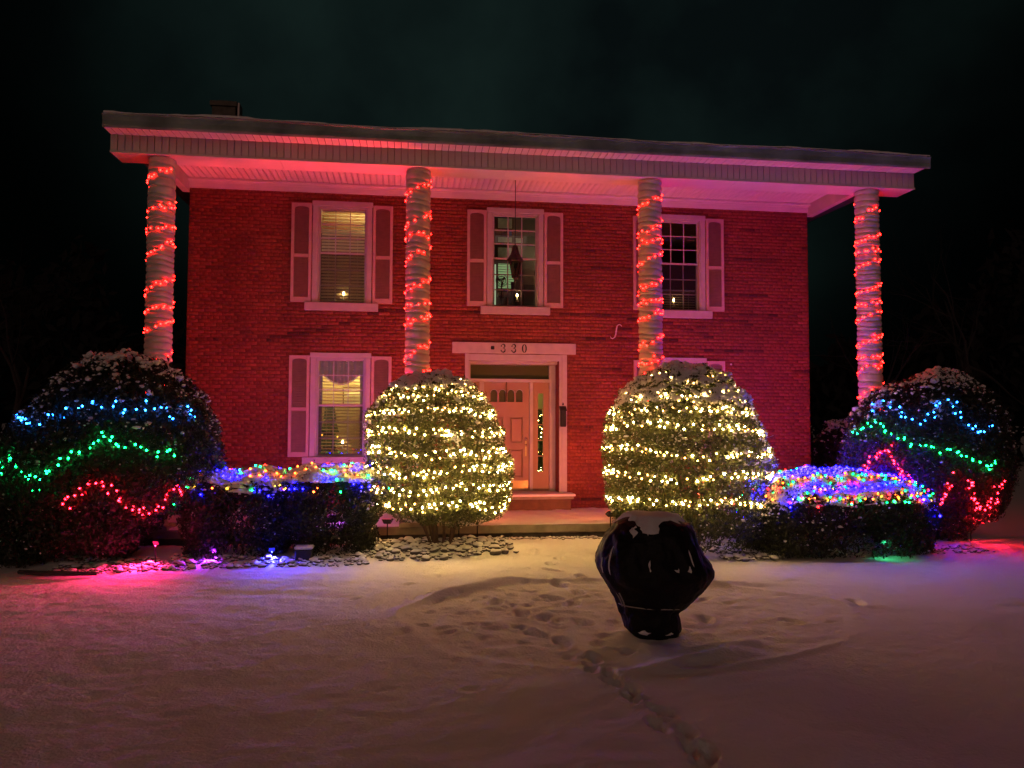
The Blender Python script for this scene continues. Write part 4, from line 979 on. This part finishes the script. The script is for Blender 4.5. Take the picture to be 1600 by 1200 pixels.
def poly(s, pl, step, colr, rad, label, group, jit=.03, out=.008):
    pl = [(a, float(s.t_of_z(z))) for a, z in pl]; W_ = [s.at(np.array([a]), np.array([t]), np.array([out]))[0][0] for a, t in pl]; pts = []
    for (a0, t0), (a1, t1), p0, p1 in zip(pl, pl[1:], W_, W_[1:]):
        n = max(1, int(round(np.linalg.norm(p1-p0)/step)))
        for k in range(n):
            u = (k+rng.uniform(-.2, .2))/n; P, _n = s.at(np.array([a0+(a1-a0)*u]), np.array([t0+(t1-t0)*u]), np.array([out])); pts.append(tuple(P[0]+rng.normal(size=3)*np.array([jit, .01, jit]))); s.bulbs.append(np.array(pts[-1]))
    return string(pts, colr, rad, label, group)
gl, gr_ = 'coloured swags on the far left shrub', 'coloured swags on the far right shrub'
poly(sBL, [(2.9, 2.0), (2.5, 1.95), (2.21, 1.9), (2.1, 2.0), (1.97, 2.06), (1.66, 2.2), (1.5, 2.13), (1.4, 2.16), (1.3, 2.06), (1.19, 2.11), (1.09, 2.08), (1.01, 2.16), (.91, 2.11), (.83, 2.08), (.7, 2.03), (.57, 2.13), (.46, 2.11), (.38, 2.0), (.42, 1.9)], .085, 'cyan', .0130, 'ice blue light string looped across the top of the far left shrub', gl)
poly(sBL, [(2.0, 1.22), (1.82, 1.36), (1.74, 1.44), (1.66, 1.54), (1.56, 1.62), (1.53, 1.67), (1.48, 1.8), (1.4, 1.75), (1.3, 1.62), (1.17, 1.62), (1.09, 1.62), (.98, 1.54), (.88, 1.57), (.78, 1.52), (.7, 1.54)], .075, 'green', .0130, 'green light string across the middle of the far left shrub', gl)
poly(sBL, [(1.58, .82), (1.58, .97), (1.53, 1.08), (1.48, 1.16), (1.35, 1.16), (1.24, 1.03), (1.11, .9), (.98, .82), (.93, .85), (.72, .72), (.67, .85), (.65, .95), (.62, 1.05), (.44, .92)], .062, 'crimson', .0130, 'red light string zigzagging low on the far left shrub', gl)
poly(sGL, [(2.6, 1.0), (2.3, 1.1), (2.0, 1.3), (1.7, 1.42), (1.4, 1.38), (1.2, 1.22), (.9, 1.10), (.6, 1.02)], .05, 'green', .0130, 'green light string draped over the small shrub at the left picture edge', gl, jit=.04)
poly(sBR, [(2.94, 2.16), (2.96, 2.26), (2.78, 2.29), (2.44, 2.19), (2.29, 2.06), (2.18, 1.99), (2.1, 1.96), (2.03, 2.04), (1.92, 2.06), (1.92, 2.21), (1.79, 2.29), (1.69, 2.26), (1.61, 2.06), (1.53, 1.91), (1.43, 1.87), (1.27, 1.79), (1.17, 1.91), (1.17, 2.01)], .085, 'cyan', .0130, 'ice blue light string in two swags across the top of the far right shrub', gr_)
poly(sBR, [(3.04, 1.74), (2.91, 1.84), (2.81, 1.94), (2.65, 1.94), (2.49, 1.84), (2.34, 1.74), (2.23, 1.67), (2.08, 1.62), (1.9, 1.57), (1.74, 1.52), (1.61, 1.47), (1.5, 1.42), (1.4, 1.32), (1.24, 1.27), (1.11, 1.39)], .068, 'green', .0130, 'green light string slanting across the middle of the far right shrub', gr_)
poly(sBR, [(2.73, 1.20), (2.68, 1.37), (2.55, 1.50), (2.47, 1.60), (2.40, 1.45), (2.34, 1.30), (2.26, 1.15), (2.14, 1.0)], .040, 'crimson', .0130, 'red light string in an inverted V at the left of the far right shrub', gr_)
poly(sBR, [(2.1, .70), (2.0, .72), (1.87, .75), (1.79, .92), (1.70, 1.12)], .042, 'crimson', .0130, 'short red light string rising above the end of the low domed hedge', gr_)
poly(sBR, [(1.56, 1.10), (1.50, .85), (1.44, .66), (1.34, .56), (1.24, .64), (1.20, .82), (1.16, 1.0), (1.10, 1.06)], .040, 'crimson', .0130, 'red light string in a U at the right of the far right shrub', gr_)
# net lights on the low hedges
def net(s, rows, x0, x1, step, label, group, rad, out=.035):
    for yk, cols_, lab in rows:
        pts = []; x = x0; k = 0; cc = []
        while x < x1:
            y = yk+.05*math.sin(x*4+yk*3)+.035*rng.normal(); a = s.top(x, y)
            if a is not None:
                P, n = s.at(np.array([a[0]]), np.array([a[1]]), np.array([out])); pts.append(tuple(P[0])); s.bulbs.append(P[0]-np.array([0, 0, .02])); cc.append(cols_[rng.integers(len(cols_))])
            x += step*rng.uniform(.6, 1.4)
        if len(pts) > 3: string(pts, cc, rad, label.format(lab), group)
B_, MIX = ['blue'], ['net_green', 'net_red', 'net_orange', 'net_green', 'net_red', 'net_orange', 'net_green']
net(sHR, [(-4.22, MIX, 'frontmost multicolour'), (-4.12, B_, 'front blue'), (-4.0, MIX, 'front multicolour'), (-3.86, MIX, 'second multicolour'), (-3.72, B_, 'middle blue'), (-3.60, B_, 'blue one behind the middle'), (-3.42, B_, 'fifth blue'), (-3.25, MIX, 'third multicolour'), (-3.08, MIX, 'rear multicolour'), (-2.90, B_, 'next to rearmost blue'), (-2.72, B_, 'rearmost blue')],
    9.1, 12.05, .095, 'coloured light string, {} row over the low domed hedge', 'rows of coloured lights on the domed hedge', .0155, .078)
for s, nm in ((sHA, 'left'), (sHB, 'right')):
    x0, x1 = s.xc[0]-.74, s.xc[0]+.74
    net(s, [(-3.48, ['blue', 'green', 'orange', 'yellow'], 'front'), (-3.30, ['blue', 'green', 'blue', 'orange'], 'second'), (-3.08, ['green', 'orange', 'blue'], 'third'), (-2.85, ['blue', 'red', 'green', 'blue'], 'fourth'), (-2.6, ['blue', 'orange', 'yellow'], 'rear')], x0, x1, .15,
        'sparse coloured light string, {} row on the '+nm+' half of the left low hedge', 'rows of coloured lights on the left hedge', .0135, .082)

front = 'rows of coloured lights on the domed hedge'
def front_row(s, z, a0, a1, step, cols_, label, group):
    pl = np.arange(a0, a1, step); pts = []
    for a in pl:
        P, n = s.at(np.array([a+.02*rng.normal()]), np.array([float(s.t_of_z(z+.05*rng.normal()))]), np.array([.02])); pts.append(tuple(P[0])); s.bulbs.append(P[0])
    string(pts, [cols_[rng.integers(len(cols_))] for _ in pts], .0125, label, group)
front_row(sHR, .97, .35, 2.8, .045, MIX, 'coloured light string along the upper front edge of the domed hedge', front)
front_row(sHR, .84, .5, 2.5, .075, ['green', 'orange', 'green', 'yellow', 'red'], 'sparse coloured light string hanging down the front of the domed hedge', front)
front_row(sHA, .98, .3, 2.7, .16, ['blue', 'green', 'orange', 'blue', 'yellow'], 'sparse coloured light string on the front face, left half of the left hedge', 'rows of coloured lights on the left hedge')
front_row(sHB, .99, .3, 2.7, .20, ['orange', 'blue', 'green', 'yellow'], 'sparse coloured light string on the front face, right half of the left hedge', 'rows of coloured lights on the left hedge')
# leafy sprigs close around the bulbs
for s in (sBL, sBR, sWL, sWR, sHA, sHB, sHR, sGL):
    B3 = np.repeat(np.array(s.bulbs), 13, 0); d = rng.normal(size=B3.shape); d /= np.linalg.norm(d, axis=1, keepdims=True); d[:, 1] = np.abs(d[:, 1])*1.0-.25
    P = B3+d*rng.uniform(.028, .085, (len(B3), 1)); V_, F__, T_ = leaves(P, np.tile([0, -1., .4], (len(P), 1)), s.ls*.85, 900)
    link('sprigs', nmesh('sprigs', V_-np.array(wloc(s.root)), F__, s.lm, tone=T_), s.root, kind='stuff')

# ------------------------------------------------------------------ floodlights (real fixtures, aimed at the house)
def flood(x, y, z, target, color, power, label, size=.10, body=True, spread=170):
    t = empty('floodlight', (x, y, 0), label=label, cat='floodlight', group='floodlights in the bed along the porch')
    d = (Vector(target)-Vector((x, y, z))).normalized(); q_ = d.to_track_quat('-Z', 'Y'); mw = q_.to_matrix()
    def tr(v): return Vector((x, y, z))+mw@Vector(v)
    mb = MB(); w, h, dp = size*.8, size*.6, .08
    V_ = [tr(v) for v in ((-w, -h, .012), (w, -h, .012), (w, h, .012), (-w, h, .012), (-w*.6, -h*.6, dp), (w*.6, -h*.6, dp), (w*.6, h*.6, dp), (-w*.6, h*.6, dp))]
    mb.add(V_, [(0, 1, 2, 3), (4, 7, 6, 5), (0, 4, 5, 1), (1, 5, 6, 2), (2, 6, 7, 3), (3, 7, 4, 0)]); mb.build('housing', M['dark'], t)
    MB().add([tr(v) for v in ((-w*.95, -h*.95, .004), (w*.95, -h*.95, .004), (w*.95, h*.95, .004), (-w*.95, h*.95, .004))], [(3, 2, 1, 0)]).build('lens', emit('flood_lens', color, 1.5), t)
    MB().tube([(x, y, -.05), (x, y, z-.03)], .010, 6).build('stake', M['dark'], t)
    l = bpy.data.lights.new('flood_beam', 'AREA'); l.energy = power; l.color = color; l.shape = 'RECTANGLE'; l.size = size*1.3; l.size_y = size; l.spread = math.radians(spread)
    o = bpy.data.objects.new('flood_beam', l); col.objects.link(o); o.parent = t; o.location = Vector((x, y, z))-t.location; o.rotation_euler = q_.to_euler()
RED = (1, .040, .034); ORG = (1, .17, .07)
flood(1.05, -2.25, .50, (1.6, -1.3, 6.1), RED, 27, 'red floodlight hidden behind the left end of the left hedge')
flood(3.72, -2.28, .42, (3.9, -1.4, 6.1), RED, 44, 'small red floodlight between the left hedge and the lit shrub stems')
flood(5.15, -2.22, .48, (5.7, -.6, 3.4), ORG, 52, 'red floodlight behind the lit shrub left of the door')
flood(7.35, -2.22, .48, (6.9, -.6, 3.4), ORG, 52, 'red floodlight behind the lit shrub right of the door')
flood(9.45, -2.3, .48, (9.1, -1.3, 6.1), RED, 42, 'red floodlight behind the left end of the domed hedge')
flood(11.3, -2.3, .48, (11.5, -1.3, 6.1), RED, 34, 'red floodlight behind the right end of the domed hedge')
flood(2.15, -3.42, .15, (2.25, -3.72, -.1), (.03, .03, 1), 42, 'low blue floodlight in the bed under the left hedge', .05, True, 110)
flood(1.35, -3.38, .15, (1.3, -3.75, -.1), (.40, .02, 1), 16, 'low violet floodlight under the left end of the left hedge', .05, True, 110)
flood(2.9, -2.25, .45, (3.2, 0, 2.2), (.25, .06, 1), 20, 'blue floodlight behind the middle of the left hedge')
flood(10.3, -2.3, .48, (10.6, -1.7, 6.1), (.35, .04, 1), 15, 'purple floodlight behind the middle of the domed hedge')
flood(.62, -3.50, .28, (.5, -4.0, -.05), (1, .015, .12), 44, 'low crimson floodlight under the far left shrub', .05, True, 110)
flood(13.2, -3.05, .50, (13.7, -4.1, -.05), (1, .012, .025), 66, 'low crimson floodlight under the far right shrub', .07)
flood(10.9, -4.2, .22, (11.0, -4.55, -.05), (.05, 1, .35), 1.3, 'low green floodlight at the front foot of the domed hedge', .05)
for x, tx, c, pw, lab in ((.62, .66, RED, 24, 'upward red floodlight at the foot of the far left column'), (3.52, 3.6, RED, 26, 'upward red floodlight just left of the second column'), (4.85, 4.85, (1, .06, .03), 26, 'upward red floodlight just right of the second column'),
                          (7.5, 7.45, (1, .07, .03), 24, 'upward red floodlight just left of the third column'), (8.85, 8.85, RED, 20, 'upward red floodlight just right of the third column'), (12.6, 12.65, RED, 16, 'upward red floodlight at the foot of the far right column')):
    flood(x, -2.24, .5, (tx, -1.93, 6.1), c, pw, lab, .07, True, 42)
# snow-topped dark box by the hedge
t = empty('utility_box', (2.6, -3.35, 0), label='small dark box with snow on its lid in the gap under the left hedge', cat='box')
MB().box(2.49, 2.72, -3.6, -3.42, .02, .17, .012).build('box_body', M['dark'], t); MB().box(2.475, 2.735, -3.615, -3.405, .171, .215, .018).build('snow_lid', M['snow'], t)

# ------------------------------------------------------------------ bed stones
SM = []
for k in range(7):
    v = ICO2[0].copy(); v += .16*noise3(v, 1.4, 300+k)[:, None]*v; v *= np.array([1, rng.uniform(.6, .95), rng.uniform(.5, .75)]); SM.append(nmesh('bed_stone', v, ICO2[1], M['stone'], smooth=True))
ST = [(-.6, 1.15, -4.05, -3.25, 75, 'snow-capped bed stone in magenta light below the far left shrub', .03, .075),
      (1.15, 3.5, -3.95, -3.35, 60, 'snow-capped bed stone in blue light at the foot of the left hedge', .03, .07),
      (3.4, 5.6, -3.75, -2.25, 95, 'snow-capped bed stone around the stems of the lit shrub left of the door', .04, .095),
      (8.55, 9.45, -4.05, -3.0, 45, 'snow-capped bed stone below the lit shrub right of the door', .04, .085),
      (11.9, 12.9, -4.05, -3.4, 20, 'snow-capped bed stone by the far right shrub', .03, .06)]
vs, fs, n0 = [], [], 0
for x0, x1, y0, y1, n, lab, s0, s1 in ST:
    for k in range(n*5):
        x, y = rng.uniform(x0, x1), rng.uniform(y0, y1); s = rng.uniform(s0, s1); 
        if 3.4 < x0+.1 < 3.6 and y < -3.75+.12*abs(x-4.2)**1.5: continue
        z = ground_z(x, y)+s*.30
        if k < n:
            o = link('bed_stone', SM[k % 7], None, (x, y, z), label=lab, cat='stone', group=lab.replace('snow-capped bed stone', 'bed stones')); o.scale = (s, s, s); o.rotation_euler = (rng.normal()*.2, rng.normal()*.2, rng.uniform(0, 6.28))
        else:
            a = rng.uniform(0, 6.28); v = ICO1[0]*np.array([1, .75, .5])*s*.55*(1+.15*rng.normal(size=(len(ICO1[0]), 1))); c_, s_ = math.cos(a), math.sin(a)
            vs.append(np.stack([v[:, 0]*c_-v[:, 1]*s_+x, v[:, 0]*s_+v[:, 1]*c_+y, v[:, 2]+z], 1)); fs.append(ICO1[1]+n0); n0 += len(v)
for k in range(150):     # pebbles along the foot of the porch
    x, y = rng.uniform(5.3, 8.2), rng.uniform(-2.45, -2.15); s = rng.uniform(.015, .04); v = ICO1[0]*np.array([1.2, .8, .5])*s*(1+.15*rng.normal(size=(len(ICO1[0]), 1))); vs.append(v+np.array([x, y, ground_z(x, y)+s*.2])); fs.append(ICO1[1]+n0); n0 += len(v)
link('bed_gravel', nmesh('bed_gravel', np.concatenate(vs), np.concatenate(fs), M['stone'], smooth=True), label='small snowy gravel between the bed stones', cat='gravel', kind='stuff')
# dark plank edging of the bed on the left
t = empty('bed_edging', (-.6, -4.2, 0), label='short dark curved edging board at the left front of the bed', cat='edging')
MB().tube([(-.85, -4.05, .03), (-.55, -4.22, .04), (-.2, -4.28, .04), (.15, -4.25, .02)], [.03, .035, .035, .02], 6).build('edging_board', M['roof'], t)

# ------------------------------------------------------------------ tarp-covered garden object
TC = Vector((6.315, -7.62, -.02))
# (height, left, right) of the outline in metres
sc = 7.0/1207
rowsT = [(1.085, .14, .17), (1.075, .25, .22), (1.03, .335, .335), (.98, .36, .375), (.90, .42, .40), (.80, .465, .43), (.71, .492, .47), (.655, .498, .505), (.60, .487, .525), (.54, .46, .52), (.47, .41, .485), (.41, .37, .44), (.33, .325, .37), (.27, .305, .30), (.235, .30, .245), (.20, .295, .215), (.15, .265, .235), (.10, .25, .245), (.06, .24, .245), (.02, .20, .24), (-.02, .16, .22)]
tz = np.array([r[0] for r in rowsT])[::-1]; tl = np.array([r[1] for r in rowsT])[::-1]; trr = np.array([r[2] for r in rowsT])[::-1]
cover = empty('covered_garden_object', TC, label='squat garden object wrapped in black plastic and tied near its base on the lawn', cat='covered object')
na, nzc = 160, 130; zz = np.linspace(-.02, 1.085, nzc); V_ = []
for z in zz:
    l_, r_ = np.interp(z, tz, tl), np.interp(z, tz, trr)
    for k in range(na):
        a = 2*PI*k/na; c_, s_ = math.cos(a), math.sin(a); e = 2/2.5
        x = (r_ if c_ > 0 else l_)*np.sign(c_)*abs(c_)**e; y = (l_+r_)/2*.86*np.sign(s_)*abs(s_)**e
        # folds that run down from the rim and gather at the tie
        f = .006*math.sin(a*6+3*math.sin(z*3))*np.clip((1.02-z)*2, 0, 1)
        f += .02*math.exp(-((z-.22)/.05)**2)*math.sin(a*13)
        rr_ = 1+f*(1.2 if z < .98 else .3)
        V_.append((x*rr_, y*rr_, z+.01*math.sin(a*4+1)*(z > .9)))
V_ = np.array(V_); up_ = np.clip((1.06-V_[:, 2])/.08, .12, 1)
cru = .036*(.45-np.abs(noise3(V_*np.array([1, 1, .55]), 3.2, 77)))+.028*(.5-np.abs(noise3(V_*np.array([1, 1, .5]), 7.5, 78)))+.014*(.5-np.abs(noise3(V_*np.array([1, 1, .35]), 17, 79)))+.009*(.5-np.abs(noise3(V_*np.array([1, 1, .3]), 31, 80)))
V_[:, :2] *= (1+(cru*up_/np.maximum(.2, np.hypot(V_[:, 0], V_[:, 1]))))[:, None]
Fc_ = [(i*na+k, i*na+(k+1) % na, (i+1)*na+(k+1) % na, (i+1)*na+k) for i in range(nzc-1) for k in range(na)]
me = nmesh('plastic_cover', np.vstack([V_, [[0, 0, 1.09]]]), np.array(Fc_), M['tarp'], smooth=True)
link('plastic_cover', me, cover)
capv = [(0, 0, 1.10)]; 
# snow lying on the top with tongues sliding over the front left
nr = 26; Vc = []; Fq = []
for i in range(nr+1):
    rho = i/nr
    for k in range(96):
        a = 2*PI*k/96; c_, s_ = math.cos(a), math.sin(a); lob = 1+.10*math.sin(3*a+1)+.07*math.sin(7*a+2)+.04*math.sin(13*a)
        x = .33*rho*lob*np.sign(c_)*abs(c_)**.85; y = .31*rho*lob*np.sign(s_)*abs(s_)**.85; z = 1.095+.03*(1-rho**2)-.10*max(0, rho-.7)/.3-.02*(rho > .97)
        Vc.append((x, y, z+.008*math.sin(x*17)*math.cos(y*15)))
for i in range(nr):
    for k in range(96): Fq.append((i*96+k, i*96+(k+1) % 96, (i+1)*96+(k+1) % 96, (i+1)*96+k))
link('snow_cap', nmesh('snow_cap', Vc, Fq, M['snow'], smooth=True), cover)
def on_tarp(a, z, off):
    l_, r_ = np.interp(z, tz, tl), np.interp(z, tz, trr); c_, s_ = math.cos(a), math.sin(a); e = .8
    return np.array([((r_ if c_ > 0 else l_)+off)*np.sign(c_)*abs(c_)**e, ((l_+r_)/2*.86+off)*np.sign(s_)*abs(s_)**e, z])
for (a0, z0, wd, ht) in [(-2.25, .985, .05, .09), (-1.86, 1.0, .015, .07), (-1.22, .67, .022, .07), (-1.12, .75, .006, .14), (-1.45, .66, .014, .02), (-1.8, .70, .008, .08), (-2.7, .72, .005, .24), (-2.98, .66, .004, .14), (-2.1, .06, .11, .035), (-1.25, .045, .06, .010)]:  # snow near the rim; thin pale streaks mimic light on the plastic wrinkles
    V_ = []; n = 12; m_ = 6
    for i in range(n+1):
        u = -1+2*i/n
        for k in range(m_+1):
            w_ = -1+2*k/m_; sq = math.sqrt(max(0, 1-u*u)); th = .014*math.sqrt(max(0, 1-u*u))*math.sqrt(max(0, 1-w_*w_))
            z = z0+u*ht/2+.012*math.sin(w_*3+a0*9+u*2); aa = a0+(w_*sq*(1+.45*math.sin(u*5+a0*7))+.5*math.sin(u*3+a0))*wd/.45/1.2; V_.append(on_tarp(aa, z, .014+th))
    Fq = [(i*(m_+1)+k, i*(m_+1)+k+1, (i+1)*(m_+1)+k+1, (i+1)*(m_+1)+k) for i in range(n) for k in range(m_)]
    link('snow_glint_streak', nmesh('snow_glint_streak', V_, Fq, M['snow'], smooth=True), cover)
mb = MB(); mb.tube([tuple(Vector(on_tarp(a, .285+.012*math.sin(a*2), .012))+TC) for a in np.linspace(-PI, PI, 60)], .006, 5)
mb.tube([tuple(Vector(on_tarp(-2.72, z, .02))+TC) for z in (.285, .33, .38, .42)], .007, 5); mb.tube([tuple(Vector(on_tarp(-2.85, z, .02))+TC) for z in (.285, .32, .36, .43)], .006, 5); mb.build('tie_cord', M['rope'], cover)

# ------------------------------------------------------------------ dark bare trees behind
def tree(x, y, h, seed, label):
    r = np.random.default_rng(seed); root = empty('bare_tree', (x, y, 0), label=label, cat='tree'); tr_, br = MB(), MB()
    def grow(mb, p, d, L_, rad, lvl):
        pts = [p]; rads = [rad]; q_ = p.copy(); dd = d.copy()
        for k in range(4):
            dd = (dd+Vector(r.normal(size=3))*.13).normalized(); q_ = q_+dd*L_/4; pts.append(q_.copy()); rads.append(rad*(1-.16*(k+1)))
        mb.tube(pts, rads, 6 if lvl < 2 else 3)
        if lvl < 5:
            for k in range(3 if lvl < 4 else 2):
                i = int(r.integers(2, 5)); nd = (dd+Vector(r.normal(size=3))*.62+Vector((0, 0, .12))).normalized(); grow(br, pts[i], nd, L_*r.uniform(.6, .82), rads[i]*.6, lvl+1)
    grow(tr_, Vector((x, y, -.2)), Vector((0, 0, 1)), h*.36, h*.022, 0)
    tr_.build('trunk', M['darkbark'], root); br.build('crown', M['darkbark'], root)
for i, (x, y, h, lab) in enumerate([(-6.5, 7, 9, 'bare tree dim against the night left of the house'), (-12, 14, 13, 'large bare tree far off at the left picture edge'), (17.5, 6, 8, 'bare tree nearest the right corner of the house'), (22, 10, 12, 'tall bare tree behind the far right shrub'),
                                    (29, 16, 14, 'large bare tree at the right picture edge'), (-3, 22, 13, 'bare tree behind the left roof corner'), (19, 24, 14, 'bare tree far behind the right end of the roof')]): tree(x, y, h, 500+i, lab)
# far wood closing the view all round the back, too far and dark to tell the trees apart
n = 42000; a = rng.uniform(-2.0, 2.0, n); rad = 34+rng.uniform(0, 12, n); hgt = 6.5+2.2*np.sin(a*9)+1.6*np.sin(a*23+1)+1.2*np.sin(a*61); P = np.stack([5+rad*np.sin(a), -6+rad*np.cos(a), rng.random(n)**.8*hgt], 1)
V_, F__, T_ = leaves(P, np.tile([0, -1., .2], (n, 1)), .75, 999); link('far_wood', nmesh('far_wood', V_, F__, mat('far_wood_bark', (.012, .012, .012), .95)), label='dark wood closing the horizon behind the house', cat='wood', kind='stuff')
